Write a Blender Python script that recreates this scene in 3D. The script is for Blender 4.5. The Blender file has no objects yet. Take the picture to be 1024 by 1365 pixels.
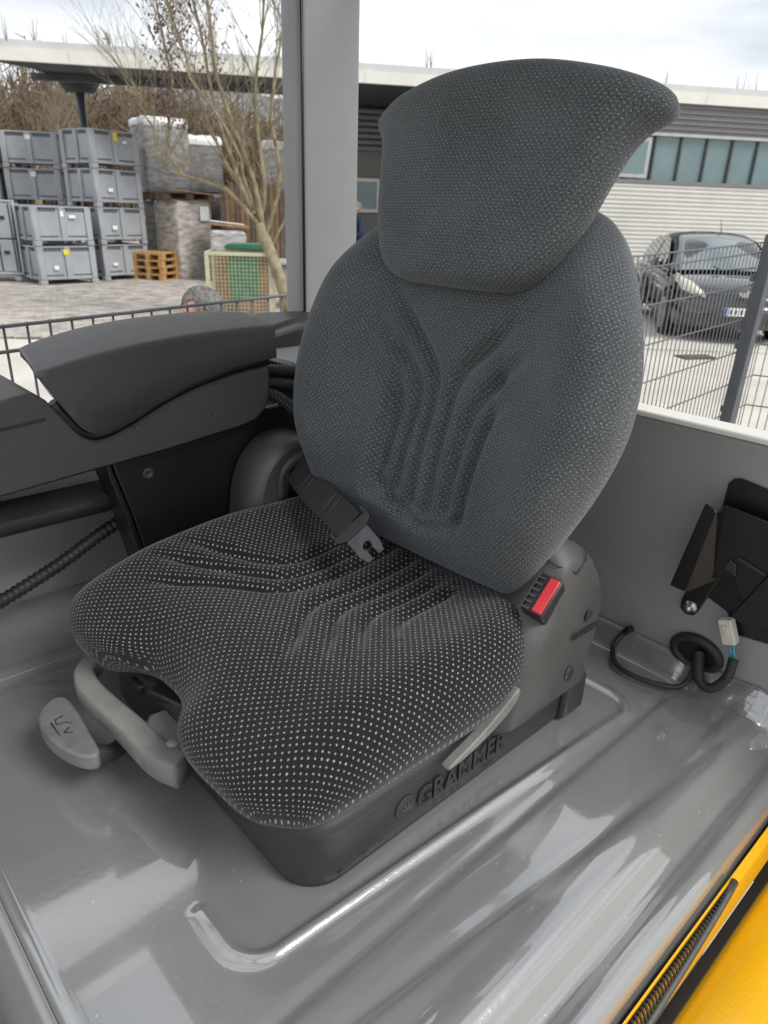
import bpy, bmesh, math, random
import numpy as np
from mathutils import Vector, Matrix

random.seed(7); rng = np.random.default_rng(7)
sc = bpy.context.scene
COL = sc.collection

# ------------------------------------------------------------------ camera
F_PX = 940.0; IW, IH = 1024.0, 1365.0
PITCH = math.radians(23.168); ROLL = math.radians(2.0); CAM_H = 1.62
cam_d = bpy.data.cameras.new('camera'); cam = bpy.data.objects.new('camera', cam_d); COL.objects.link(cam)
cam_d.sensor_fit = 'VERTICAL'; cam_d.sensor_height = 24.0; cam_d.lens = F_PX / IH * 24.0
cam_d.clip_start = 0.02; cam_d.clip_end = 2000
_fw = Vector((0, math.cos(PITCH), -math.sin(PITCH))); _u0 = Vector((0, math.sin(PITCH), math.cos(PITCH))); _r0 = Vector((1, 0, 0))
_R = _r0 * math.cos(ROLL) + _u0 * math.sin(ROLL); _U = -_r0 * math.sin(ROLL) + _u0 * math.cos(ROLL)
M = Matrix((( _R.x, _U.x, -_fw.x), (_R.y, _U.y, -_fw.y), (_R.z, _U.z, -_fw.z))).to_4x4()
M.translation = (0, 0, CAM_H); cam.matrix_world = M
cam_d.dof.use_dof = True; cam_d.dof.focus_distance = 0.95; cam_d.dof.aperture_fstop = cam_d.lens / 2.6
sc.camera = cam

# ------------------------------------------------------------------ sky and sun (overcast)
SUN_EL, SUN_AZ = math.radians(48), math.radians(118)
wd = bpy.data.worlds.new('World'); sc.world = wd; wd.use_nodes = True
nt = wd.node_tree; nt.nodes.clear(); N = nt.nodes.new; LK = nt.links.new
sky = N('ShaderNodeTexSky'); sky.sky_type = 'NISHITA'; sky.sun_disc = False
sky.sun_elevation = SUN_EL; sky.sun_rotation = SUN_AZ; sky.dust_density = 3.0
tc = N('ShaderNodeTexCoord'); mp = N('ShaderNodeMapping'); mp.inputs['Scale'].default_value = (1.0, 1.0, 3.6)
LK(tc.outputs['Generated'], mp.inputs['Vector'])
no = N('ShaderNodeTexNoise'); no.inputs['Scale'].default_value = 2.1; no.inputs['Detail'].default_value = 6; no.inputs['Roughness'].default_value = .52
LK(mp.outputs['Vector'], no.inputs['Vector'])
cr = N('ShaderNodeValToRGB'); cr.color_ramp.elements[0].position = .33; cr.color_ramp.elements[0].color = (3.5, 3.8, 4.2, 1)
cr.color_ramp.elements[1].position = .66; cr.color_ramp.elements[1].color = (7.8, 7.9, 8.0, 1)
LK(no.outputs['Fac'], cr.inputs['Fac'])
mx = N('ShaderNodeMix'); mx.data_type = 'RGBA'; mx.inputs['Factor'].default_value = .93
LK(sky.outputs['Color'], mx.inputs[6]); LK(cr.outputs['Color'], mx.inputs[7])
bg = N('ShaderNodeBackground'); bg.inputs['Strength'].default_value = .10
out = N('ShaderNodeOutputWorld'); LK(mx.outputs[2], bg.inputs['Color']); LK(bg.outputs['Background'], out.inputs['Surface'])
sun_d = bpy.data.lights.new('sun', 'SUN'); sun_d.energy = 1.5; sun_d.angle = math.radians(24); sun_d.color = (1, .97, .92)
sun = bpy.data.objects.new('sun', sun_d); COL.objects.link(sun)
_sd = Vector((math.sin(SUN_AZ) * math.cos(SUN_EL), math.cos(SUN_AZ) * math.cos(SUN_EL), math.sin(SUN_EL)))
sun.rotation_euler = _sd.to_track_quat('Z', 'Y').to_euler(); sun.location = (8, -4, 12)
sc.view_settings.view_transform = 'Standard'; sc.view_settings.look = 'None'
sc.view_settings.gamma = 1; sc.view_settings.use_curve_mapping = False; sc.view_settings.exposure = 0.85
sc.cycles.max_bounces = 6; sc.cycles.use_denoising = True

# ------------------------------------------------------------------ materials
def mat(name, col, rough=.5, metal=0., var=.12, vs=6., bump=0., bs=60., coat=0., spec=.5, col2=None, rvar=0., detail=4, coords='Object', lo=.35, hi=.68):
    m = bpy.data.materials.new(name); m.use_nodes = True; t = m.node_tree; n = t.nodes; p = n['Principled BSDF']
    p.inputs['Roughness'].default_value = rough; p.inputs['Metallic'].default_value = metal
    p.inputs['Specular IOR Level'].default_value = spec; p.inputs['Coat Weight'].default_value = coat; p.inputs['Coat Roughness'].default_value = .06
    c = n.new('ShaderNodeTexCoord')
    a = n.new('ShaderNodeTexNoise'); a.inputs['Scale'].default_value = vs; a.inputs['Detail'].default_value = detail; a.inputs['Roughness'].default_value = .6
    t.links.new(c.outputs[coords], a.inputs['Vector'])
    r = n.new('ShaderNodeValToRGB'); e = r.color_ramp.elements; e[0].position = lo; e[1].position = hi
    if col2 is None: col2 = tuple(min(1, x * (1 + var)) for x in col); c1 = tuple(x * (1 - var) for x in col)
    else: c1 = col
    e[0].color = (*c1, 1); e[1].color = (*col2, 1)
    t.links.new(a.outputs['Fac'], r.inputs['Fac']); t.links.new(r.outputs['Color'], p.inputs['Base Color'])
    if rvar:
        mr = n.new('ShaderNodeMapRange'); mr.inputs['To Min'].default_value = max(.02, rough - rvar); mr.inputs['To Max'].default_value = rough + rvar
        mr.inputs['From Min'].default_value = .3; mr.inputs['From Max'].default_value = .7
        t.links.new(a.outputs['Fac'], mr.inputs['Value']); t.links.new(mr.outputs['Result'], p.inputs['Roughness'])
    if bump:
        b = n.new('ShaderNodeTexNoise'); b.inputs['Scale'].default_value = bs; b.inputs['Detail'].default_value = 3
        t.links.new(c.outputs[coords], b.inputs['Vector'])
        bm = n.new('ShaderNodeBump'); bm.inputs['Strength'].default_value = bump; bm.inputs['Distance'].default_value = .01
        t.links.new(b.outputs['Fac'], bm.inputs['Height']); t.links.new(bm.outputs['Normal'], p.inputs['Normal'])
    return m

def fabric(name, base, base2, dot, pu, pv, du, dv, dotamt=1.0, vary=.3, grain=.7):
    """woven seat cloth: staggered stitched dots on a fine weave, laid out in the UV's metres"""
    m = bpy.data.materials.new(name); m.use_nodes = True; t = m.node_tree; n = t.nodes; lk = t.links.new; p = n['Principled BSDF']
    p.inputs['Roughness'].default_value = .92; p.inputs['Specular IOR Level'].default_value = .25
    p.inputs['Sheen Weight'].default_value = .22; p.inputs['Sheen Roughness'].default_value = .45; p.inputs['Sheen Tint'].default_value = (.9, .93, 1, 1)
    uv = n.new('ShaderNodeUVMap'); uv.uv_map = 'UVMap'
    wob = n.new('ShaderNodeTexNoise'); wob.inputs['Scale'].default_value = 130; lk(uv.outputs[0], wob.inputs['Vector'])
    wsub = n.new('ShaderNodeVectorMath'); wsub.operation = 'SUBTRACT'; wsub.inputs[1].default_value = (.5, .5, .5); lk(wob.outputs['Color'], wsub.inputs[0])
    wsc = n.new('ShaderNodeVectorMath'); wsc.operation = 'SCALE'; wsc.inputs['Scale'].default_value = .0034; lk(wsub.outputs[0], wsc.inputs[0])
    add = n.new('ShaderNodeVectorMath'); add.operation = 'ADD'; lk(uv.outputs[0], add.inputs[0]); lk(wsc.outputs[0], add.inputs[1])
    sp = n.new('ShaderNodeSeparateXYZ'); lk(add.outputs[0], sp.inputs[0])
    def mth(op, a, b=None, c=None):
        x = n.new('ShaderNodeMath'); x.operation = op
        for i, v in enumerate((a, b, c)):
            if v is None: continue
            if isinstance(v, (int, float)): x.inputs[i].default_value = v
            else: lk(v, x.inputs[i])
        return x.outputs[0]
    V = mth('DIVIDE', sp.outputs['Y'], pv); row = mth('FLOOR', V); par = mth('MULTIPLY', mth('FLOORED_MODULO', row, 2.0), .5)
    U = mth('ADD', mth('DIVIDE', sp.outputs['X'], pu), par)
    fu = mth('SUBTRACT', mth('FRACT', U), .5); fv = mth('SUBTRACT', mth('FRACT', V), .5)
    ex = mth('DIVIDE', mth('MULTIPLY', fu, pu), du); ey = mth('DIVIDE', mth('MULTIPLY', fv, pv), dv)
    d = mth('SQRT', mth('ADD', mth('MULTIPLY', ex, ex), mth('MULTIPLY', ey, ey)))
    ms = n.new('ShaderNodeMapRange'); ms.inputs['From Min'].default_value = 1.15; ms.inputs['From Max'].default_value = .75; lk(d, ms.inputs['Value'])
    # each dot its own brightness
    cb = n.new('ShaderNodeCombineXYZ'); lk(mth('FLOOR', U), cb.inputs[0]); lk(row, cb.inputs[1])
    wn = n.new('ShaderNodeTexWhiteNoise'); wn.noise_dimensions = '2D'; lk(cb.outputs[0], wn.inputs['Vector'])
    mask = mth('MULTIPLY', mth('MULTIPLY', ms.outputs[0], mth('ADD', mth('MULTIPLY', wn.outputs['Value'], vary), 1 - vary)), dotamt)
    fine = n.new('ShaderNodeTexNoise'); fine.inputs['Scale'].default_value = 420; fine.inputs['Detail'].default_value = 2; lk(uv.outputs[0], fine.inputs['Vector'])
    wear = n.new('ShaderNodeTexNoise'); wear.inputs['Scale'].default_value = 9; wear.inputs['Detail'].default_value = 4; lk(uv.outputs[0], wear.inputs['Vector'])
    r = n.new('ShaderNodeValToRGB'); r.color_ramp.elements[0].position = .35; r.color_ramp.elements[1].position = .68
    r.color_ramp.elements[0].color = (*base, 1); r.color_ramp.elements[1].color = (*base2, 1)
    lk(mth('ADD', mth('MULTIPLY', fine.outputs['Fac'], .75), mth('MULTIPLY', wear.outputs['Fac'], .25)), r.inputs['Fac'])
    mix = n.new('ShaderNodeMix'); mix.data_type = 'RGBA'; lk(mask, mix.inputs['Factor']); lk(r.outputs['Color'], mix.inputs[6]); mix.inputs[7].default_value = (*dot, 1)
    lk(mix.outputs[2], p.inputs['Base Color'])
    wv = n.new('ShaderNodeTexWave'); wv.wave_type = 'BANDS'; wv.bands_direction = 'X'; wv.inputs['Scale'].default_value = 170; lk(uv.outputs[0], wv.inputs['Vector'])
    hgt = mth('ADD', mth('ADD', mth('MULTIPLY', mask, .5), mth('MULTIPLY', fine.outputs['Fac'], .7)), mth('MULTIPLY', wv.outputs['Fac'], .35))
    b = n.new('ShaderNodeBump'); b.inputs['Strength'].default_value = .55; b.inputs['Distance'].default_value = .0012; lk(hgt, b.inputs['Height']); lk(b.outputs['Normal'], p.inputs['Normal'])
    return m

MT = {}
MT['hood'] = mat('grey_gloss_paint', (.19, .191, .190), .16, var=.05, vs=5, bump=.035, bs=150, coat=1., spec=1., rvar=.05)
MT['hood'].node_tree.nodes['Principled BSDF'].inputs['Coat IOR'].default_value = 2.3
MT['hood'].node_tree.nodes['Principled BSDF'].inputs['Coat Roughness'].default_value = .035
_t = MT['hood'].node_tree; _n = _t.nodes; _p = _n['Principled BSDF']; _c = [x for x in _n if x.type == 'TEX_COORD'][0]
_v = _n.new('ShaderNodeTexVoronoi'); _v.inputs['Scale'].default_value = 95; _t.links.new(_c.outputs['Object'], _v.inputs['Vector'])
_w = _n.new('ShaderNodeSeparateColor'); _t.links.new(_v.outputs['Color'], _w.inputs[0])
_a = _n.new('ShaderNodeMath'); _a.operation = 'LESS_THAN'; _a.inputs[1].default_value = .10; _t.links.new(_v.outputs['Distance'], _a.inputs[0])
_b = _n.new('ShaderNodeMath'); _b.operation = 'GREATER_THAN'; _b.inputs[1].default_value = .93; _t.links.new(_w.outputs[0], _b.inputs[0])
_m = _n.new('ShaderNodeMath'); _m.operation = 'MULTIPLY'; _t.links.new(_a.outputs[0], _m.inputs[0]); _t.links.new(_b.outputs[0], _m.inputs[1])
_x = _n.new('ShaderNodeMix'); _x.data_type = 'RGBA'; _t.links.new(_m.outputs[0], _x.inputs['Factor']); _t.links.new(_p.inputs['Base Color'].links[0].from_socket, _x.inputs[6]); _x.inputs[7].default_value = (.4, .39, .37, 1)
_t.links.new(_x.outputs[2], _p.inputs['Base Color'])
_s = _n.new('ShaderNodeTexNoise'); _s.inputs['Scale'].default_value = 3.5; _s.inputs['Detail'].default_value = 9; _s.inputs['Roughness'].default_value = .7; _t.links.new(_c.outputs['Object'], _s.inputs['Vector'])
_r = _n.new('ShaderNodeMapRange'); _r.inputs['From Min'].default_value = .45; _r.inputs['From Max'].default_value = .7; _r.inputs['To Min'].default_value = .025; _r.inputs['To Max'].default_value = .14; _t.links.new(_s.outputs['Fac'], _r.inputs['Value']); _t.links.new(_r.outputs['Result'], _p.inputs['Coat Roughness'])
MT['hoodside'] = mat('grey_satin_paint', (.255, .256, .258), .38, var=.06, vs=8, bump=.03, bs=300)
MT['pillar'] = mat('grey_pillar_paint', (.225, .229, .234), .33, var=.04, vs=4, bump=.02, bs=250)
MT['black'] = mat('black_powder_coat', (.0045, .0045, .005), .42, var=.25, vs=25, bump=.08, bs=500)
MT['plastic'] = mat('charcoal_moulded_plastic', (.019, .019, .0195), .48, var=.2, vs=14, bump=.15, bs=900, col2=(.030, .0295, .029), rvar=.08)
MT['dusty'] = mat('dusty_grey_plastic', (.050, .0495, .0485), .46, var=.2, vs=9, bump=.15, bs=900, col2=(.064, .063, .0615), rvar=.08, spec=.6)
MT['arm'] = mat('armrest_grained_plastic', (.0125, .0127, .0132), .34, var=.15, vs=12, bump=.4, bs=900, col2=(.020, .0202, .0207), rvar=.07, spec=.75)
MT['lever'] = mat('scuffed_light_grey_plastic', (.15, .147, .14), .42, vs=30, bump=.15, bs=900, col2=(.195, .19, .18), detail=9, lo=.38, hi=.6)
MT['paddle'] = mat('scuffed_mid_grey_plastic', (.12, .12, .118), .42, vs=30, bump=.15, bs=900, col2=(.155, .154, .15), detail=9, lo=.38, hi=.6)
MT['red'] = mat('red_button_plastic', (.62, .035, .04), .35, var=.1, vs=60)
MT['belt'] = mat('black_webbing', (.02, .02, .021), .7, var=.3, vs=200, bump=.4, bs=700)
MT['steel'] = mat('brushed_steel', (.5, .5, .49), .3, 1., var=.1, vs=80)
MT['tongue'] = mat('dark_coated_steel', (.11, .11, .115), .35, .6, var=.15, vs=60)
MT['rubber'] = mat('black_rubber', (.018, .018, .019), .55, var=.3, vs=40)
MT['white_pl'] = mat('ivory_connector_plastic', (.55, .53, .47), .4, var=.08, vs=60)
MT['blue_wire'] = mat('blue_wire', (.05, .3, .42), .4)
MT['yellow'] = mat('yellow_gloss_paint', (.78, .395, .006), .22, var=.04, vs=9, bump=.05, bs=220, coat=.4)
MT['cush'] = fabric('black_dotted_seat_cloth', (.0048, .0047, .0045), (.0155, .015, .0145), (.31, .30, .285), .0092, .0049, .0012, .00106, 1., .28)
MT['back'] = fabric('blue_grey_dotted_seat_cloth', (.030, .0335, .036), (.100, .109, .115), (.26, .275, .288), .0070, .0039, .00105, .0008, .65, .5)
MT['tarm'] = mat('pale_concrete_ground', (.48, .45, .40), .9, vs=1.2, bump=.3, bs=60, col2=(.6, .57, .51), detail=8)
MT['paver'] = mat('concrete_paving_stone', (.24, .215, .19), .9, vs=3.2, bump=.3, bs=80, col2=(.5, .46, .41), detail=8, lo=.3, hi=.62, coords='Object')
MT['joint'] = mat('sandy_paving_joint', (.13, .115, .1), 1, var=.2, vs=6)
MT['kerb'] = mat('pale_concrete', (.5, .47, .42), .85, vs=4, bump=.2, bs=60, col2=(.62, .59, .54))
MT['hill'] = mat('hazy_hillside', (.13, .15, .17), 1, vs=.05, col2=(.24, .25, .26), detail=10)  # bluish grey paints the distance haze into the hillside colour
MT['fascia'] = mat('cream_fascia_sheet', (.7, .69, .64), .5, var=.06, vs=2)
MT['fascia2'] = mat('grey_fascia_sheet', (.55, .56, .55), .5, var=.06, vs=2)
MT['soffit'] = mat('dark_soffit_sheet', (.045, .048, .055), .6, var=.15, vs=2)
MT['clad_d'] = mat('grey_trapezoid_cladding', (.17, .17, .178), .5, var=.06, vs=1.5)
MT['clad_l'] = mat('white_corrugated_cladding', (.68, .67, .63), .5, var=.05, vs=1.5)
MT['wall_g'] = mat('grey_plaster', (.2, .195, .185), .8, var=.08, vs=2)
MT['glass'] = mat('green_grey_glass', (.13, .2, .21), .08, var=.12, vs=1.2, spec=.8)
MT['frame'] = mat('anthracite_frame', (.06, .068, .075), .45, var=.1)
MT['alu'] = mat('aluminium_frame', (.4, .4, .41), .4, var=.1)
MT['box'] = mat('grey_crate_plastic', (.28, .30, .325), .5, vs=1.7, bump=.04, bs=120, col2=(.39, .41, .435), detail=6)
MT['box_d'] = mat('dark_crate_grille', (.06, .065, .072), .6, var=.2, vs=14)
MT['paper'] = mat('white_paper', (.78, .78, .76), .7, var=.05)
MT['paper_y'] = mat('yellow_paper', (.75, .6, .05), .7, var=.08)
MT['wood'] = mat('fresh_pallet_wood', (.42, .22, .075), .8, vs=9, bump=.2, bs=60, col2=(.62, .38, .15))
MT['card'] = mat('brown_cardboard', (.24, .15, .085), .85, vs=5, col2=(.36, .24, .14))
MT['wood_d'] = mat('weathered_timber', (.13, .09, .065), .9, vs=5, col2=(.24, .175, .13))
MT['bark'] = mat('lichen_bark', (.16, .13, .085), .95, vs=7, bump=.5, bs=60, col2=(.36, .31, .2), detail=6)
MT['twig'] = mat('bare_twig', (.16, .125, .085), .95, vs=5, col2=(.28, .235, .155))
MT['wood_far'] = mat('winter_wood_twigs', (.14, .1, .07), 1, vs=.5, col2=(.27, .2, .13))
MT['leaf'] = mat('withered_dark_leaf', (.06, .035, .035), .8, vs=8, col2=(.14, .08, .075))
MT['grass'] = mat('rough_grass', (.12, .13, .03), 1, vs=4, col2=(.3, .29, .1))
MT['fence'] = mat('anthracite_fence', (.075, .082, .095), .4, var=.1, vs=20)
MT['fence_wire'] = mat('sunlit_grey_wire', (.12, .125, .13), .45, var=.1, vs=20)  # paler than the posts: sunlit look of the wires put into their colour
MT['cage'] = mat('cream_tube_frame', (.5, .47, .33), .6, var=.12, vs=9)
MT['green'] = mat('green_netting', (.05, .2, .11), .7, var=.15, vs=9)
MT['carpaint'] = mat('dark_grey_car_paint', (.006, .0065, .008), .12, .0, var=.08, vs=4, coat=1.)
MT['carpaint2'] = mat('silver_car_paint', (.4, .41, .42), .2, .4, var=.08, vs=4, coat=1.)
MT['carglass'] = mat('car_window_glass', (.1, .13, .135), .03, var=.1, vs=2, spec=1., coat=1.)
for _k in ('carglass',): MT[_k].node_tree.nodes['Principled BSDF'].inputs['Coat IOR'].default_value = 2.3
MT['carblack'] = mat('car_black_trim', (.02, .02, .022), .5, var=.2, vs=10)
MT['lamp'] = mat('clear_headlamp', (.6, .58, .48), .12, var=.12, vs=9, coat=1.)
MT['rim'] = mat('alloy_rim', (.45, .45, .46), .3, .7, var=.1)
MT['plateblue'] = mat('plate_blue', (.01, .05, .4), .4)
MT['skin'] = mat('skin', (.48, .25, .18), .55, vs=14, col2=(.6, .34, .25))
MT['hair'] = mat('grey_brown_hair', (.07, .062, .055), .7, vs=40, bump=.6, bs=90, col2=(.24, .225, .21), detail=8)
MT['jacket'] = mat('navy_work_jacket', (.018, .022, .035), .85, var=.25, vs=14, bump=.3, bs=40)
MT['jacket_b'] = mat('blue_work_jacket', (.014, .02, .05), .85, var=.25, vs=10)
MT['trousers'] = mat('dark_trousers', (.025, .026, .03), .9, var=.2, vs=10)

def film_mat(name, c1, c2):
    m = mat(name, c1, .28, vs=3.2, col2=c2, detail=8, bump=.5, bs=14, spec=.6)
    # horizontal stretch-film wrinkles, their whitish highlights painted in as pale colour
    t = m.node_tree; n = t.nodes; mpn = n.new('ShaderNodeMapping'); mpn.inputs['Scale'].default_value = (1.4, 1.4, 4)
    c = [x for x in n if x.type == 'TEX_COORD'][0]
    t.links.new(c.outputs['Object'], mpn.inputs['Vector'])
    for x in n:
        if x.type == 'TEX_NOISE': t.links.new(mpn.outputs['Vector'], x.inputs['Vector'])
    return m
MT['film_brown'] = film_mat('film_over_brown_cartons', (.3, .26, .225), (.66, .62, .58))
MT['film_grey'] = film_mat('film_over_grey_goods', (.24, .225, .22), (.56, .55, .54))
MT['film_dark'] = film_mat('film_over_dark_goods', (.16, .155, .155), (.36, .35, .35))
MT['film_white'] = film_mat('white_film_hood', (.72, .72, .72), (.85, .85, .85))

# ------------------------------------------------------------------ helpers
def tag(o, label=None, cat=None, group=None, kind=None):
    if label: o['label'] = label
    if cat: o['category'] = cat
    if group: o['group'] = group
    if kind: o['kind'] = kind
    return o
def empty(name, loc=(0, 0, 0), rz=0., label=None, cat=None, group=None):
    o = bpy.data.objects.new(name, None); COL.objects.link(o); o.location = loc; o.rotation_euler = (0, 0, rz); o.empty_display_size = .05
    return tag(o, label, cat, group)
def link(name, me, m, parent=None):
    o = bpy.data.objects.new(name, me); COL.objects.link(o)
    if m is not None and not me.materials: me.materials.append(MT[m] if isinstance(m, str) else m)
    if parent is not None: o.parent = parent
    return o
def copy_tree(o, parent=None):
    c = o.copy(); COL.objects.link(c); c.parent = parent
    for ch in list(o.children): copy_tree(ch, c)
    return c

class MB:
    def __init__(s): s.v = []; s.f = []; s.sm = []
    def add(s, vs, fs, smooth=False):
        b = len(s.v); s.v += [tuple(map(float, p)) for p in vs]; s.f += [tuple(b + i for i in f) for f in fs]; s.sm += [smooth] * len(fs); return s
    def box(s, x0, x1, y0, y1, z0, z1, M=None):
        vs = [(x, y, z) for x in (x0, x1) for y in (y0, y1) for z in (z0, z1)]
        if M is not None: vs = [M @ Vector(p) for p in vs]
        return s.add(vs, [(0, 1, 3, 2), (4, 6, 7, 5), (0, 4, 5, 1), (2, 3, 7, 6), (0, 2, 6, 4), (1, 5, 7, 3)])
    def bar(s, a, b, w, h, up=(0, 0, 1)):
        a, b = Vector(a), Vector(b); d = (b - a).normalized(); sd = d.cross(Vector(up)).normalized(); u = sd.cross(d)
        vs = [p + sd * (w / 2 * i) + u * (h / 2 * j) for p in (a, b) for i, j in ((-1, -1), (1, -1), (1, 1), (-1, 1))]
        return s.add(vs, [(0, 3, 2, 1), (4, 5, 6, 7)] + [(i, (i + 1) % 4, 4 + (i + 1) % 4, 4 + i) for i in range(4)])
    def tube(s, pts, r, n=8, caps=True, smooth=True):
        pts = [Vector(p) for p in pts]; k = len(pts); rr = r if hasattr(r, '__len__') else [r] * k
        d = (pts[1] - pts[0]).normalized(); u = d.orthogonal().normalized(); vs = []
        for i, p in enumerate(pts):
            d = (pts[min(i + 1, k - 1)] - pts[max(i - 1, 0)]).normalized(); u = (u - d * u.dot(d)).normalized(); w = d.cross(u)
            vs += [p + (u * math.cos(a) + w * math.sin(a)) * rr[i] for a in (2 * math.pi * j / n for j in range(n))]
        fs = [(i * n + j, i * n + (j + 1) % n, (i + 1) * n + (j + 1) % n, (i + 1) * n + j) for i in range(k - 1) for j in range(n)]
        s.add(vs, fs, smooth)
        if caps: s.f += [tuple(len(s.v) - n * k + j for j in range(n))[::-1], tuple(len(s.v) - n + j for j in range(n))]; s.sm += [False, False]
        return s
    def prism(s, poly, axis, a, b):
        """2-D polygon in the two other axes, extruded from a to b"""
        def P(p, t): return {'x': (t, p[0], p[1]), 'y': (p[0], t, p[1]), 'z': (p[0], p[1], t)}[axis]
        n = len(poly); vs = [P(p, a) for p in poly] + [P(p, b) for p in poly]
        return s.add(vs, [tuple(range(n))[::-1], tuple(range(n, 2 * n))] + [(i, (i + 1) % n, n + (i + 1) % n, n + i) for i in range(n)])
    def lathe(s, prof, c, axis=(0, 0, 1), n=24, smooth=True):
        ax = Vector(axis).normalized(); u = ax.orthogonal().normalized(); w = ax.cross(u); c = Vector(c); k = len(prof)
        vs = [c + ax * h + (u * math.cos(a) + w * math.sin(a)) * r for r, h in prof for a in (2 * math.pi * j / n for j in range(n))]
        s.add(vs, [(i * n + j, i * n + (j + 1) % n, (i + 1) * n + (j + 1) % n, (i + 1) * n + j) for i in range(k - 1) for j in range(n)], smooth)
        return s
    def mesh(s, name):
        me = bpy.data.meshes.new(name); me.from_pydata(s.v, [], s.f); me.polygons.foreach_set('use_smooth', s.sm)
        bm = bmesh.new(); bm.from_mesh(me); bmesh.ops.recalc_face_normals(bm, faces=bm.faces); bm.to_mesh(me); bm.free(); me.update(); return me
    def build(s, name, m, parent=None, bevel=0., seg=2):
        o = link(name, s.mesh(name), m, parent)
        if bevel: bev(o, bevel, seg)
        return o
def bev(o, w, seg=2, ang=35):
    b = o.modifiers.new('bevel', 'BEVEL'); b.width = w; b.segments = seg; b.limit_method = 'ANGLE'; b.angle_limit = math.radians(ang); b.harden_normals = False
    for p in o.data.polygons: p.use_smooth = True
    try:
        bm = bmesh.new(); bm.from_mesh(o.data)
        for e in bm.edges: e.smooth = not (len(e.link_faces) == 2 and e.calc_face_angle(0) > math.radians(ang))
        bm.to_mesh(o.data); bm.free()
    except Exception: pass
    return o
def sharpen(o, ang):
    bm = bmesh.new(); bm.from_mesh(o.data)
    for e in bm.edges: e.smooth = not (len(e.link_faces) == 2 and e.calc_face_angle(0) > math.radians(ang))
    bm.to_mesh(o.data); bm.free(); return o
def catmull(pts, n, closed=True):
    p = np.array(pts, float); k = len(p); segs = k if closed else k - 1; dense = []
    for i in range(segs):
        if closed: a, b, c, d = p[(i - 1) % k], p[i], p[(i + 1) % k], p[(i + 2) % k]
        else: a, b, c, d = p[max(i - 1, 0)], p[i], p[i + 1], p[min(i + 2, k - 1)]
        for t in np.linspace(0, 1, 24, endpoint=False):
            dense.append(.5 * ((2 * b) + (-a + c) * t + (2 * a - 5 * b + 4 * c - d) * t * t + (-a + 3 * b - 3 * c + d) * t ** 3))
    if not closed: dense.append(p[-1])
    dense = np.array(dense); q = np.vstack([dense, dense[:1]]) if closed else dense
    L = np.concatenate([[0], np.cumsum(np.linalg.norm(np.diff(q, axis=0), axis=1))])
    s = np.linspace(0, L[-1], n, endpoint=not closed)
    return np.stack([np.interp(s, L, q[:, j]) for j in range(q.shape[1])], 1)
def seg_dist(P, a, b):
    a = np.array(a, float); b = np.array(b, float); ab = b - a
    t = np.clip(((P - a) @ ab) / (ab @ ab), 0, 1)
    return np.linalg.norm(P - a - t[..., None] * ab, axis=-1), t
def poly_dist(P, pts):
    return np.min([seg_dist(P, pts[i], pts[i + 1])[0] for i in range(len(pts) - 1)], axis=0)

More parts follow.
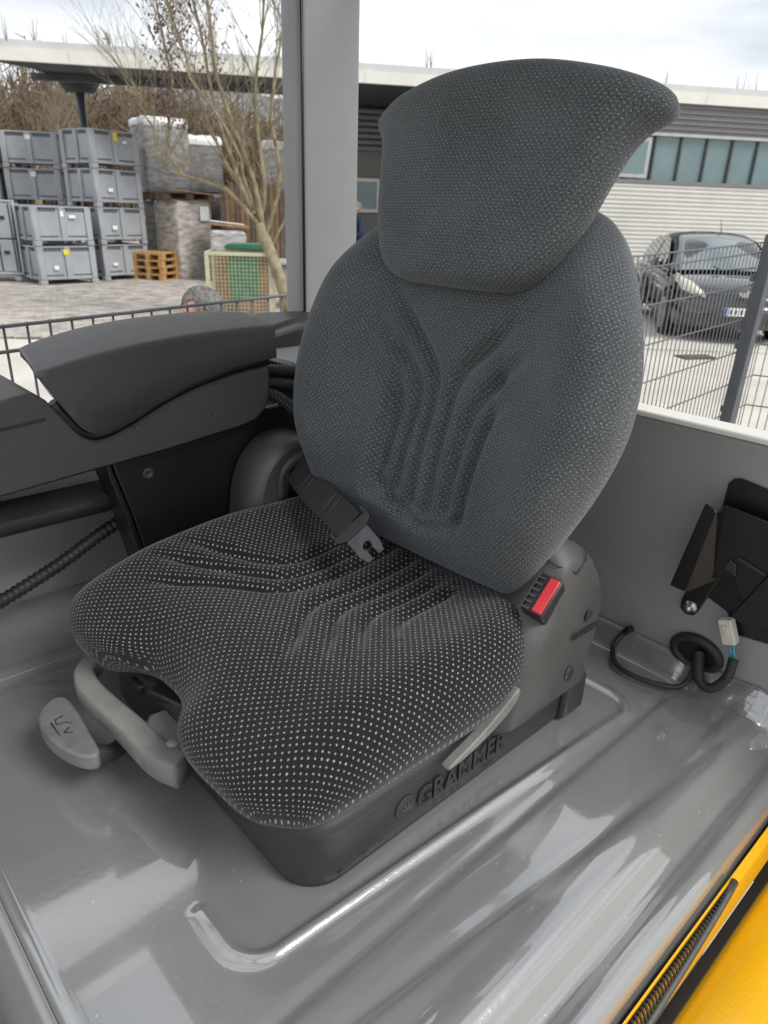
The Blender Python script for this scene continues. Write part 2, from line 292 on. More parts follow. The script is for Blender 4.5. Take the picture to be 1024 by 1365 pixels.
def pillow(name, outline, c, top, mid, bot, er, to3d, m, parent, nr=56, power=2.0):
    """upholstered pad: outline (N,2); top(P)->height, mid/bot(P) heights; er = rounding width from the edge"""
    Nn = len(outline); c = np.array(c, float); d = outline - c; R = np.linalg.norm(d, axis=1)
    s_in = np.concatenate([np.linspace(0, .55, nr // 2, endpoint=False), 1 - .45 * np.linspace(1, 0, nr) ** 1.7])
    s_in[-1] = 1.0
    A_ = outline; B_ = np.roll(outline, -1, 0); AB = B_ - A_; L2 = (AB ** 2).sum(1)
    nrm = np.stack([AB[:, 1], -AB[:, 0]], 1); nrm /= np.linalg.norm(nrm, axis=1)[:, None]
    if ((A_ - c) * nrm).sum() < 0: nrm = -nrm
    vn = nrm + np.roll(nrm, 1, 0); vn /= np.linalg.norm(vn, axis=1)[:, None]
    def near(P):
        t = np.clip(((P[:, None] - A_[None]) * AB[None]).sum(2) / L2[None], 0, 1); q = A_[None] + t[..., None] * AB[None]
        dd = np.linalg.norm(P[:, None] - q, axis=2); k = dd.argmin(1); r = np.arange(len(P)); tt = t[r, k][:, None]
        nn = vn[k] * (1 - tt) + vn[(k + 1) % Nn] * tt; return dd[r, k], nn / np.linalg.norm(nn, axis=1)[:, None]
    def arcx(e, er_, H):      # extra cloth length gained over the rounded edge
        ee = 1 - np.linspace(0, 1, 600) ** .5; ee = np.sort(1 - ee)[::-1]; ee = np.linspace(1, 0, 900) ** 2; kk = (1 - (1 - ee) ** power) ** (1 / power)
        a = np.concatenate([[0], np.cumsum(np.hypot(np.diff(ee) * er_, np.diff(kk) * H))]); x_ = a - er_ * (1 - ee)
        return np.interp(e, ee[::-1], x_[::-1])
    rings = []; UVs = []
    for s in s_in:
        P = c + d * s; ds, nn = near(P); e = np.clip(ds / er, 0, 1); k = (1 - (1 - e) ** power) ** (1 / power)
        H = top(P) - mid(P); h = mid(P) + H * k; rings.append(to3d(P, h)); UVs.append(P + nn * arcx(e, er, float(np.mean(np.abs(H))))[:, None])
    g0 = UVs[-1] - outline
    for s in 1 - np.linspace(0, .5, 14)[1:] ** 1.3:
        P = c + d * s; ds, nn = near(P); e = np.clip(ds / (er * .8), 0, 1); k = (1 - (1 - e) ** 2) ** .5
        h = mid(P) + (bot(P) - mid(P)) * k; rings.append(to3d(P, h)); UVs.append(outline + g0 + vn * (1.3 * np.linalg.norm(outline - P, axis=1))[:, None])
    V = np.array(rings); K = len(V); UV = np.array(UVs)
    idx = np.arange(Nn); fs = []; uvs = []
    for k in range(K - 1):
        for i in range(Nn):
            j = (i + 1) % Nn; fs.append((k * Nn + i, (k + 1) * Nn + i, (k + 1) * Nn + j, k * Nn + j)); uvs += [UV[k, i], UV[k + 1, i], UV[k + 1, j], UV[k, j]]
    fs.append(tuple(range((K - 1) * Nn, K * Nn))[::-1]); uvs += [UV[-1, i] for i in range(Nn)][::-1]
    me = bpy.data.meshes.new(name); me.from_pydata(V.reshape(-1, 3).tolist(), [], fs)
    l = me.uv_layers.new(name='UVMap'); l.data.foreach_set('uv', np.array(uvs, float).ravel())
    me.polygons.foreach_set('use_smooth', [True] * len(fs)); me.update()
    bm = bmesh.new(); bm.from_mesh(me); bmesh.ops.recalc_face_normals(bm, faces=bm.faces); bm.to_mesh(me); bm.free()
    return link(name, me, m, parent)
def text_mesh(name, body, size, depth):
    cu = bpy.data.curves.new(name, 'FONT'); cu.body = body; cu.size = size; cu.extrude = depth; cu.align_x = 'LEFT'; cu.offset = .0006
    o = bpy.data.objects.new(name, cu); COL.objects.link(o); dg = bpy.context.evaluated_depsgraph_get(); dg.update()
    me = bpy.data.meshes.new_from_object(o.evaluated_get(dg)); bpy.data.objects.remove(o); return me

# ================================================================== SETTING
# ------------------------------------------------------------------ ground and paving
g = MB().add([(-600, -600, 0), (600, -600, 0), (600, 900, 0), (-600, 900, 0)], [(0, 1, 2, 3)]).build('ground', 'tarm'); tag(g, kind='structure')
# paved yard of concrete stones in front of the crates
stone = MB().box(-.098, .098, -.048, .048, 0, .012).mesh('paving_stone')
PA = math.radians(24); ca, sa = math.cos(PA), math.sin(PA)
yard = MB().add([(-11, 8.85, .004), (-.6, 8.85, .004), (-.6, 19, .004), (-11, 19, .004)], [(0, 1, 2, 3)]).build('yard', 'joint'); tag(yard, kind='structure')
cells = []
for j in range(-10, 200):
    for i in range(-10, 90):
        u = i * .202 + (j % 2) * .101; v = j * .102
        x = -9 + u * ca - v * sa + 2; y = 5.4 + u * sa + v * ca - 2
        if -10.8 < x < -.8 and 8.9 < y < 18 and not (x < -.62 * y - .4) and x < -.09 * y + .2: cells.append((x, y, random.uniform(-.004, .003), random.uniform(-.02, .02)))
cells.sort(key=lambda c: (c[1] - 8.9) + abs(c[0] + .38 * c[1]) * .3)
for (x, y, z, r) in cells[:300]:
    o = link('paving_stone', stone, 'paver', yard); o.location = (x, y, .006 + z); o.rotation_euler = (0, 0, PA + r)
mb = MB()
for (x, y, z, r) in cells[300:5200]:
    mb.box(-.098, .098, -.048, .048, 0, .012, Matrix.Translation((x, y, .006 + z)) @ Matrix.Rotation(PA + r, 4, 'Z'))
_t = MT['paver'].node_tree; _g = _t.nodes.new('ShaderNodeNewGeometry')
for _q in _t.nodes:
    if _q.type == 'TEX_NOISE': _t.links.new(_g.outputs['Position'], _q.inputs['Vector'])
tag(mb.build('paving_field', 'paver', yard), kind='stuff')
# kerb and drain by the parking bay
kb = MB().box(-.3, 12, 9.62, 9.74, 0, .03).build('kerb', 'kerb'); tag(kb, kind='structure')
dr = empty('drain_grate', (3.95, 9.2, .006), .25, 'small iron drain grate set in pale ground before the kerb', 'drain')
MB().box(-.24, .24, -.13, .13, 0, .006).build('tray', 'carblack', dr)
for i in range(9):
    o = MB().box(-.012, .012, -.11, .11, .006, .016).build('bar', 'wood_d', dr); o.location = (-.2 + i * .05, 0, 0)
# hills
P = 90; vs = []
for i in range(P):
    a = math.radians(-75 + 150 * i / (P - 1)); r = 260
    h = 44 + 7 * math.sin(i * .13 + 1) + 4 * math.sin(i * .41) + 1.5 * math.sin(i * 1.7)
    if i > 48: h *= .8
    vs += [(r * math.sin(a), r * math.cos(a), -1), ((r + 60) * math.sin(a), (r + 60) * math.cos(a), h), ((r + 160) * math.sin(a), (r + 160) * math.cos(a), h * .6)]
hl = MB().add(vs, [(i * 3 + k, i * 3 + 3 + k, i * 3 + 4 + k, i * 3 + 1 + k) for i in range(P - 1) for k in (0, 1)], True).build('hills', 'hill'); tag(hl, kind='structure')

# ------------------------------------------------------------------ trees
def grow(mb, p, d, L, r, lev, maxlev, up=.25, spread=.55, tips=None, n=5, kids=(3, 5)):
    k = 5; pts = [p.copy()]; dd = d.copy()
    for i in range(k):
        dd = (dd + Vector((random.gauss(0, .09), random.gauss(0, .09), random.gauss(0, .05) + up * .12))).normalized(); pts.append(pts[-1] + dd * (L / k))
    mb.tube(pts, [r * (1 - .6 * i / k) for i in range(k + 1)], n if lev < 2 else 3, caps=False)
    if lev >= maxlev:
        if tips is not None: tips.append(pts[-1])
        return
    for _ in range(random.randint(*kids)):
        t = random.uniform(.3, 1.); i = min(k - 1, int(t * k)); q = pts[i].lerp(pts[i + 1], t * k - i)
        nd = (dd + Vector((random.gauss(0, spread), random.gauss(0, spread), random.gauss(.1, spread * .5)))).normalized()
        grow(mb, q, nd, L * random.uniform(.45, .72), r * random.uniform(.4, .55), lev + 1, maxlev, up, spread, tips, n, kids)

# the bare tree by the cage
tr = empty('bare_tree', (-1.55, 11, 0), 0, 'bare vase-shaped tree with mossy leaning trunk beside the mesh cage', 'tree')
Z = Vector((-1.55, 11, 0))
tk = MB(); trunk = [(-1.55, 11, 0), (-1.60, 11, .4), (-1.74, 10.98, .85), (-1.95, 11, 1.38)]
tk.tube([Vector(p) - Z for p in trunk], [.115, .095, .085, .075], 12); tk.build('trunk', 'bark', tr)
crown = MB(); tips = []
leaders = [((-1.95, 11, 1.38), [(-2.4, 10.95, 1.82), (-3.0, 10.9, 2.0), (-3.15, 10.9, 2.4), (-3.05, 10.9, 3.2), (-3.3, 10.9, 4.6)], .042),
           ((-2.95, 10.9, 1.98), [(-3.22, 10.8, 2.1), (-3.3, 10.8, 2.5), (-3.6, 10.7, 3.2)], .02),
           ((-1.95, 11, 1.38), [(-2.3, 11.1, 2.1), (-2.55, 11.2, 3.0), (-2.75, 11.2, 4.0), (-3.0, 11.2, 5.4)], .045),
           ((-1.9, 11, 1.3), [(-2.05, 10.8, 2.2), (-2.35, 10.6, 3.1), (-2.45, 10.6, 4.2), (-2.5, 10.6, 5.5)], .045),
           ((-1.95, 11, 1.38), [(-1.9, 11.2, 2.1), (-2.0, 11.3, 3.0), (-1.85, 11.4, 4.0), (-1.9, 11.4, 5.3)], .042),
           ((-1.85, 11, 1.2), [(-1.62, 10.9, 2.0), (-1.72, 10.8, 2.9), (-1.5, 10.7, 3.8), (-1.45, 10.7, 5.0)], .04),
           ((-1.8, 11, 1.0), [(-1.5, 11.1, 1.7), (-1.35, 11.2, 2.6), (-1.3, 11.2, 3.9)], .03),
           ((-2.0, 11, 1.5), [(-2.5, 11.3, 2.3), (-2.95, 11.5, 3.3), (-3.35, 11.5, 4.8)], .035),
           ((-2.0, 11, 1.5), [(-2.2, 10.6, 2.4), (-2.75, 10.3, 3.4), (-2.9, 10.2, 4.6)], .032)]
for a, pts, r in leaders:
    q = catmull([a] + pts, 14, False); q = [Vector(p) - Z + Vector((random.gauss(0, .02), random.gauss(0, .02), 0)) for p in q]
    crown.tube(q, [r * .85 * (1 - .75 * i / 13) for i in range(14)], 6, caps=False)
    for i in range(2, 14):
        for _ in range(2 if i < 9 else 3):
            d = (q[min(i + 1, 13)] - q[i - 1]).normalized()
            nd = (d * .7 + Vector((random.gauss(0, .55), random.gauss(0, .55), .35))).normalized()
            grow(crown, q[i], nd, random.uniform(.4, .9), r * .17 + .0018, 1, 3, .35, .5, tips, 4, (3, 4))
crown.build('crown', 'bark', tr)
lf = MB()
for _ in range(1100):
    h = random.random(); p = Vector((-3.05 + .3 * h * 0 + random.gauss(0, .13), 10.85 + random.gauss(0, .12), 2.55 + 2.6 * h)) - Z
    if random.random() < .35: p.x += random.uniform(0, .75); p.z = 3.2 + random.random() * 2
    u = Vector((random.gauss(0, 1), random.gauss(0, 1), random.gauss(0, 1))).normalized(); w = u.orthogonal().normalized(); s_ = random.uniform(.018, .04)
    lf.add([p, p + (u + w * .5) * s_, p + u * s_ * 2, p + (u - w * .5) * s_], [(0, 1, 2, 3)])
tag(lf.build('withered_leaves', 'leaf', tr), kind='stuff')

# bare trees at the yard edge behind the canopy
for k, (x, y, h, lab) in enumerate([(-14.2, 24, 6.2, 'bare brown tree rising behind the canopy roof end'), (-12.6, 27, 5.4, 'bare tree standing between the canopy column and the yard edge')]):
    t_ = empty('yard_tree', (x, y, 0), 0, lab, 'tree', 'bare trees behind the canopy'); m1 = MB(); m1.tube([(0, 0, 0), (.05, 0, h * .25), (0, .1, h * .45)], [.16, .13, .1], 8); m1.build('trunk', 'bark', t_)
    m2 = MB(); random.seed(20 + k)
    for i in range(9):
        a = random.uniform(0, 6.28); grow(m2, Vector((0, .05, h * random.uniform(.2, .45))), Vector((math.cos(a) * .6, math.sin(a) * .6, .8)).normalized(), h * .42, .05, 0, 3, .3, .5, None, 5, (3, 5))
    m2.build('crown', 'twig', t_)
# the far winter wood, one brown mass
random.seed(5); wf = MB()
for i in range(520):
    a = math.radians(random.uniform(-42, 6)); r = random.uniform(34, 60); x, y = r * math.sin(a), r * math.cos(a); h = random.uniform(5.2, 8.2) * (1.0 if a < -.25 else .85) * (r / 45) ** .5
    for j in range(16):
        b = random.uniform(0, 6.28); q = Vector((x, y, random.uniform(0, h * .4))); e = q + Vector((math.cos(b) * random.uniform(.3, 1.7), math.sin(b) * 1.2, random.uniform(.35, .75) * h)); mid_ = q.lerp(e, .5) + Vector((random.gauss(0, .15), 0, random.gauss(.1, .1)))
        wf.tube([q, mid_, e], [.07, .05, .02], 3, caps=False)
        for l in range(5):
            s0 = mid_.lerp(e, random.random()); wf.tube([s0, s0 + Vector((random.gauss(0, .5), random.gauss(0, .3), random.uniform(.1, .8)))], [.035, .014], 3, caps=False)
tag(wf.build('winter_wood', 'wood_far'), 'brown leafless winter wood behind the yard', 'wood', kind='stuff')

# ------------------------------------------------------------------ factory hall with its canopy
BH = math.radians(10)   # facade turned 10 degrees
B0 = Vector((6, 17.5, 0)); bd = Vector((math.cos(BH), math.sin(BH), 0)); bn = Vector((math.sin(BH), -math.cos(BH), 0))
hall = empty('factory_hall', B0, BH, 'long low factory hall with cream roof edge, window band and white ribbed cladding', 'building')
# local: x along the facade (to the right), y into the building, z up
def corr(x0, x1, z0, z1, pitch, depth, y, flat=.5):
    k = int(round((z1 - z0) / pitch)); zs = []
    for i in range(k):
        b = z0 + i * pitch; zs += [(b, 0), (b + pitch * flat * .8, 0), (b + pitch * flat, -depth), (b + pitch * .92, -depth)]
    zs.append((z1, 0)); vs = [(x, y + d, z) for z, d in zs for x in (x0, x1)]
    return MB().add(vs, [(2 * i, 2 * i + 1, 2 * i + 3, 2 * i + 2) for i in range(len(zs) - 1)])
corr(-4.6, 16, 0, 2.34, .09, .045, 0, .55).build('lower_cladding', 'clad_l', hall)
corr(-4.6, 16, 3.36, 4.0, .105, .035, 0, .7).build('upper_cladding', 'clad_d', hall)
MB().box(-4.6, 16, -.06, .1, 2.34, 2.42).build('window_sill', 'clad_d', hall)
MB().box(-4.6, 16, -.05, .1, 3.30, 3.36).build('window_head', 'alu', hall)
MB().box(-4.6, 16, .14, .3, 2.4, 3.34).build('backing', 'soffit', hall)
xs = -2.2; i = 0
while xs < 15:
    w = .62; o = MB().box(xs + .02, xs + w - .02, .06, .075, 2.42, 3.30).build('pane', 'glass', hall)
    MB().box(xs - .02, xs + .02, .0, .1, 2.42, 3.30).build('mullion', 'frame', hall); xs += w; i += 1
MB().box(-4.6, -2.22, 0, .12, 2.42, 3.3).build('infill_panel', 'clad_l', hall)
fw_ = MB(); fw_.box(-1.18, -.45, -.025, 0, 2.46, 3.26); f1 = fw_.build('window_frame', 'alu', hall)
MB().box(-1.1, -.53, -.03, -.026, 2.54, 3.18).build('pane', 'glass', f1)
MB().box(-.42, 16, 0, .2, .0, .06).build('plinth', 'wall_g', hall)
MB().box(-4.6, 16, .32, 14, 0, 4.0).build('core', 'wall_g', hall)
# recessed wall left of the hall with windows
MB().box(-7.3, -4.6, 3.6, 3.9, 0, 3.93).build('recessed_wall', 'wall_g', hall)
for xw in (-7.25, -6.55, -5.85):
    f1 = MB().box(xw, xw + .66, 3.5, 3.6, 1.55, 2.35).build('window_frame', 'fascia', hall); MB().box(xw + .07, xw + .59, 3.485, 3.499, 1.63, 2.27).build('pane', 'glass', f1)
for k in range(7):
    MB().box(-7.3, -4.62, 3.42, 3.58, 2.98 + k * .135, 3.06 + k * .135).build('louvre', 'clad_d', hall)
# roof slab + fascia along the whole front
roof_poly = [(-15.2, -.72), (30, -.72), (30, 14), (-11.6, 14), (-11.8, 1.6), (-13.2, 1.25)]
MB().prism([(-14.6, .02), (16, .02), (16, 14), (-7.2, 14), (-7.3, 2.6), (-8.3, 2.05), (-10.68, 1.75), (-11.6, 2.3), (-12.95, 2.3), (-13.2, .9), (-13.67, .3)], 'z', 3.94, 4.12).build('roof_deck', 'soffit', hall)
MB().box(-14.6, 17, -.1, .0, 3.93, 4.14).build('fascia', 'fascia', hall)
MB().box(-14.6, 17, -.07, .06, 4.14, 4.27).build('roof_edge', 'fascia2', hall)
for k in range(17): MB().box(-14.2 + k * 1.85, -14.18 + k * 1.85, -.103, -.1, 3.94, 4.13).build('fascia_joint', 'fascia2', hall)
# canopy beam and column
MB().box(-13.4, -7.6, 1.25, 1.42, 3.82, 3.938).build('canopy_beam', 'soffit', hall)
random.seed(3); rp = MB()
for k in range(46):
    x = random.choice([random.uniform(-14, -10), random.uniform(-6, 8), random.uniform(-6, 8), random.uniform(1.8, 3.4)]); y = random.uniform(-.4, 1.2)
    for l in range(4): rp.tube([(x, y, 4.2), (x + random.gauss(0, .05), y, 4.27 + random.uniform(.08, .42))], [.006, .003], 3, caps=False)
tag(rp.build('roof_weeds', 'twig', hall), kind='stuff')
cl = MB(); cl.tube([(0, 0, 0), (0, 0, 3.93)], .085, 14); co = cl.build('canopy_column', 'frame'); co.location = (-6.82, 17.33, 0); tag(co, 'round dark steel column holding up the open canopy roof', 'column')
MB().prism([(-.42, 3.935), (-.26, 3.72), (.26, 3.72), (.42, 3.935)], 'y', -.12, .12).build('capital', 'soffit', co)

# ------------------------------------------------------------------ pallet crates
def crate_proto():
    r = empty('pallet_crate'); W_, D_, H_ = 1.16, 1.0, .735
    b = MB(); t = .035
    b.box(-W_/2 + .03, W_/2 - .03, -D_/2 + .03, -D_/2 + .03 + t, .11, H_ - .02); b.box(-W_/2 + .03, W_/2 - .03, D_/2 - .03 - t, D_/2 - .03, .11, H_ - .02)
    b.box(-W_/2 + .03, -W_/2 + .03 + t, -D_/2 + .066, D_/2 - .066, .11, H_ - .02); b.box(W_/2 - .03 - t, W_/2 - .03, -D_/2 + .066, D_/2 - .066, .11, H_ - .02)
    b.box(-W_/2 + .07, W_/2 - .07, -D_/2 + .07, D_/2 - .07, .10, .13); b.build('body', 'box', r)
    for sx in (-1, 1):
        for sy in (-1, 1):
            x, y = sx * (W_/2 - .05), sy * (D_/2 - .05); o = MB().box(x - .062, x + .062, y - .062, y + .062, .1, H_ - .005).build('corner_post', 'box', r, .012, 1)
            o = MB().box(x - .07, x + .07, y - .07, y + .07, 0, .098).build('foot', 'box', r, .012, 1)
    for s in (-1, 1):
        y = s * (D_/2 - .022); MB().box(-.05, .05, min(y, y + s * .03), max(y, y + s * .03), .1, H_ - .01).build('rib', 'box', r, .006, 1)
        MB().box(-W_/2 + .1, W_/2 - .1, min(y - s * .01, y + s * .012), max(y - s * .01, y + s * .012), .1, .155).build('bottom_rail', 'box', r, .006, 1)
        MB().box(-W_/2 + .1, W_/2 - .1, min(y - s * .01, y + s * .02), max(y - s * .01, y + s * .02), H_ - .03, H_).build('rim', 'box', r, .006, 1)
        x = s * (W_/2 - .022); MB().box(min(x, x + s * .03), max(x, x + s * .03), -.05, .05, .1, H_ - .01).build('rib', 'box', r, .006, 1)
        MB().box(min(x - s * .01, x + s * .012), max(x - s * .01, x + s * .012), -D_/2 + .1, D_/2 - .1, .1, .155).build('bottom_rail', 'box', r, .006, 1)
        MB().box(min(x - s * .01, x + s * .02), max(x - s * .01, x + s * .02), -D_/2 + .1, D_/2 - .1, H_ - .03, H_).build('rim', 'box', r, .006, 1)
        for q in (-1, 1):
            for (za, zb) in ((H_ - .1, H_ - .035), (.165, .195)):
                yy = s * (D_/2 - .03); g_ = MB()
                for n_ in range(7): x0 = q * .29 - .19 + n_ * .055; g_.box(x0, x0 + .042, min(yy, yy + s * .004), max(yy, yy + s * .004), za, zb)
                g_.build('grille', 'box_d', r)
                xx = s * (W_/2 - .03); g_ = MB()
                for n_ in range(6): y0 = q * .25 - .16 + n_ * .055; g_.box(min(xx, xx + s * .004), max(xx, xx + s * .004), y0, y0 + .042, za, zb)
                g_.build('grille', 'box_d', r)
    return r
def crate_mark(r, x, z, w, h, m='paper'): MB().box(x - w/2, x + w/2, -.512, -.505, z - h/2, z + h/2).build('label_sheet', m, r)
proto = crate_proto(); used = [False]
def crate(x, y, z, rz, label, sc_=1.0, marks=()):
    r = proto if not used[0] else copy_tree(proto)
    used[0] = True; r.location = (x, y, z); r.rotation_euler = (0, 0, rz); r.scale = (sc_,) * 3
    tag(r, label, 'crate', 'grey pallet crates stacked in the yard')
    return r
crates = []
CR = math.radians
def stack(x, y, rz, labels, hgt=.735, z0=.012, jit=0.01):
    for k, lb in enumerate(labels):
        crates.append(crate(x + random.uniform(-jit, jit), y + random.uniform(-jit, jit), z0 + k * hgt, rz + random.uniform(-.012, .012), lb))
random.seed(11)
stack(-6.95, 15.4, CR(47), ['grey plastic pallet crate at the foot of the two-high stack, yellow note on it', 'grey plastic pallet crate on top of the two-high stack'])
i_d = len(crates)
stack(-6.28, 16.68, CR(57), ['grey pallet crate on the ground beside the orange pallets', 'grey pallet crate second from the ground in the stack beside the orange pallets', 'grey pallet crate third from the ground in the stack beside the orange pallets', 'grey pallet crate topping the stack nearest the wrapped goods, yellow tag on it'])
i_c = len(crates)
stack(-8.15, 17.75, CR(10), ['grey pallet crate on the ground hidden behind the two-high stack', 'grey pallet crate second up, hidden behind the two-high stack', 'grey pallet crate third up behind the two-high stack', 'grey pallet crate topping the stack behind the two-high one'])
stack(-9.42, 17.45, CR(9), ['grey pallet crate on the ground behind the folding boxes', 'grey pallet crate second up behind the folding boxes', 'grey pallet crate third up behind the folding boxes', 'grey pallet crate topping the stack behind the folding boxes'])
crate_mark(crates[0], -.25, .33, .09, .08); crate_mark(crates[0], -.02, .62, .11, .1, 'paper_y'); crate_mark(crates[1], .2, .55, .13, .06); crate_mark(crates[1], .0, .6, .06, .1)
crate_mark(crates[2], -.3, .34, .12, .06); crate_mark(crates[3], -.22, .34, .12, .08); crate_mark(crates[3], .54, .56, .1, .05); crate_mark(crates[4], -.22, .34, .12, .07); crate_mark(crates[5], .02, .62, .1, .16, 'paper_y'); crate_mark(crates[5], .24, .53, .11, .05)
crate_mark(crates[8], .02, .62, .11, .1); crate_mark(crates[9], .0, .62, .11, .08)

# folding boxes on a dolly at the left edge
fb = empty('folding_box', (-8.0, 15.35, .01), CR(10), 'pair of grey hinged transport boxes on a wheeled dolly beside the crates', 'transport box')
MB().box(-.55, .33, -.3, .3, .2, .82).build('lower_box', 'box', fb, .02); MB().box(-.55, .33, -.3, .3, .84, 1.5).build('upper_box', 'box', fb, .02)
for x in (-.25, .02, .3): MB().box(x - .012, x + .012, -.312, -.301, .22, 1.48).build('strap', 'carblack', fb)
for z in (.55, 1.2): MB().box(.1, .2, -.325, -.301, z, z + .06).build('latch', 'carblack', fb)
MB().tube(catmull([(.4, -.3, .17), (.4, -.3, .5), (.4, -.3, 1.45), (.33, -.3, 1.53), (-.2, -.3, 1.53)], 30, False), .02, 8).build('frame_rail', 'alu', fb)
MB().tube([(-.6, -.3, .17), (.4, -.3, .17)], .025, 8).build('dolly_rail', 'alu', fb)
for x in (-.45, .28):
    MB().lathe([(0, -.02), (.07, -.02), (.07, .02), (0, .02)], (x, -.26, .07), (0, 1, 0), 16).build('wheel', 'alu', fb)

# ------------------------------------------------------------------ wrapped goods and pallets
def pallet(x, y, z, rz, label, group='wooden pallets in the yard', m='wood'):
    r = empty('wooden_pallet', (x, y, z), rz, label, 'pallet', group)
    for k in range(5): MB().box(-.6, .6, -.4 + k * .163, -.4 + k * .163 + .13, .122, .144).build('deck_board', m, r)
    for k in range(3):
        MB().box(-.6, .6, -.4 + k * .33, -.4 + k * .33 + .1, 0, .022).build('bottom_board', m, r)
        MB().box(-.6 + k * .53, -.6 + k * .53 + .14, -.4, .4, .1, .121).build('stringer', m, r)
        for l in range(3): MB().box(-.6 + k * .527, -.6 + k * .527 + .145, -.4 + l * .33, -.4 + l * .33 + .1, .023, .099).build('block', m, r)
    return r
def bundle(name, x, y, z, w, d, h, rz, m, label, topm=None, seed=0, bulge=.03, cat='wrapped pallet'):
    """shrink-wrapped load: lumpy rounded box"""
    random.seed(seed); r = empty(name, (x, y, z), rz, label, cat, 'wrapped goods in the yard'); nz, nc = 14, 40; vs = []
    for k in range(nz + 1):
        zz = h * k / nz; tt = 1 - (.05 if k in (0, nz) else 0)
        for i in range(nc):
            a = 2 * math.pi * i / nc; c_, s_ = math.cos(a), math.sin(a); e = .18
            px = w / 2 * math.copysign(abs(c_) ** e, c_); py = d / 2 * math.copysign(abs(s_) ** e, s_)
            f = tt * (1 + bulge * (math.sin(k * 1.1 + seed + i * .35) * .5 + random.uniform(-.35, .35)))
            vs.append((px * f, py * f, zz + (random.uniform(-.02, .02) if k == nz else 0)))
    fs = [(k * nc + i, k * nc + (i + 1) % nc, (k + 1) * nc + (i + 1) % nc, (k + 1) * nc + i) for k in range(nz) for i in range(nc)] + [tuple(range(nz * nc, nz * nc + nc))]
    MB().add(vs, fs, True).build('load', m, r)
    if topm:
        vt = [(0, 0, h + .06)]
        for k, (s_, zz) in enumerate(((.5, h + .07), (.9, h + .05), (1.03, h), (1.02, h - .12))):
            for i in range(nc):
                a = 2 * math.pi * i / nc; c_, q_ = math.cos(a), math.sin(a); e = .2
                vt.append((w / 2 * math.copysign(abs(c_) ** e, c_) * s_, d / 2 * math.copysign(abs(q_) ** e, q_) * s_, zz + random.uniform(-.025, .025)))
        ft = [(0, 1 + i, 1 + (i + 1) % nc) for i in range(nc)] + [(1 + k * nc + i, 1 + k * nc + (i + 1) % nc, 1 + (k + 1) * nc + (i + 1) % nc, 1 + (k + 1) * nc + i) for k in range(3) for i in range(nc)]
        MB().add(vt, ft, True).build('top_film', topm, r)
    return r
bundle('wrapped_load', -4.85, 17.5, .012, .95, .95, 1.66, CR(50), 'film_brown', 'film-wrapped stack of brown cartons with a white sheet, behind the orange pallets', seed=1)
b3 = [o for o in COL.objects if o.name.startswith('wrapped_load') and o.parent is None][-1]
MB().box(.1, .34, -.525, -.515, 1.25, 1.55).build('label_sheet', 'paper', b3)
pallet(-4.85, 17.5, 1.69, CR(40), 'bare pallet lying on the wrapped brown cartons', m='wood_d')
cs = MB().box(-.65, .6, -.42, .45, 0, .02).build('cardboard_sheet', 'card'); cs.location = (-4.62, 17.3, 1.845); cs.rotation_euler = (CR(2), CR(4), CR(38)); tag(cs, 'flat brown cardboard sheet lying on the pallet over the wrapped cartons', 'cardboard')
bundle('wrapped_load', -5.75, 18.6, .012, .95, .9, 1.62, CR(20), 'film_grey', 'grey film-wrapped load wedged between the crates and the wrapped cartons', seed=2)
pallet(-5.55, 18.5, 1.68, CR(34), 'pallet carrying the tall white-topped wrapped load', m='wood_d')
bundle('wrapped_load', -5.55, 18.5, 1.83, 1.1, 1.0, 1.5, CR(34), 'film_grey', 'tall wrapped load with white film top stacked high beside the crates', 'film_white', 3)
bundle('wrapped_load', -4.75, 19.0, .012, .95, .9, 1.85, CR(30), 'film_dark', 'dark wrapped load in the lower row behind the cartons', seed=4)
bundle('wrapped_load', -4.75, 19.0, 1.88, .9, .85, 1.15, CR(30), 'film_dark', 'dark wrapped load with a white hood at its top, beside the white-topped one', 'film_white', 5)
bundle('wrapped_load', -3.72, 16.9, .012, .8, .8, 1.08, CR(15), 'film_grey', 'low film-wrapped box with a white board lying on it', seed=6)
sb = MB().box(-.42, .42, -.36, .36, 0, .05).build('sheet_board', 'card'); sb.location = (-3.68, 16.85, 1.18); sb.rotation_euler = (0, CR(4), CR(15)); tag(sb, 'brown board lying under the white sheet on the low wrapped box', 'board')
sb = MB().box(-.38, .36, -.32, .32, 0, .02).build('sheet_board', 'paper'); sb.location = (-3.72, 16.85, 1.245); sb.rotation_euler = (0, CR(5), CR(19)); tag(sb, 'white sheet lying on top of the low wrapped box', 'board')
tb = empty('timber_stack', (-3.35, 18.0, .012), CR(12), 'tall bundle of upright brown timber boards behind the bare tree', 'timber')
for k in range(13): MB().box(-.72 + k * .112, -.62 + k * .112, -.3 + .01 * (k % 3), .3, 0, 1.95 + .05 * (k % 4)).build('board', 'card' if k % 3 else 'wood_d', tb)
bundle('wrapped_load', -2.72, 19.0, .012, 1.1, 1.0, 1.7, CR(8), 'film_grey', 'wrapped goods in the lower row behind the tree trunk', seed=7)
bundle('wrapped_load', -2.72, 19.0, 1.72, 1.05, .95, 1.25, CR(8), 'film_brown', 'pale wrapped goods stacked high behind the tree crown', 'film_white', 8)
for k in range(4): pallet(-5.28, 17.05, .012 + k * .146, CR(72 + 2 * (k % 2)), ['orange-brown pallet at the bottom of the low pile', 'orange-brown pallet second from the ground in the low pile', 'orange-brown pallet third from the ground in the low pile', 'orange-brown pallet on top of the low pile'][k])
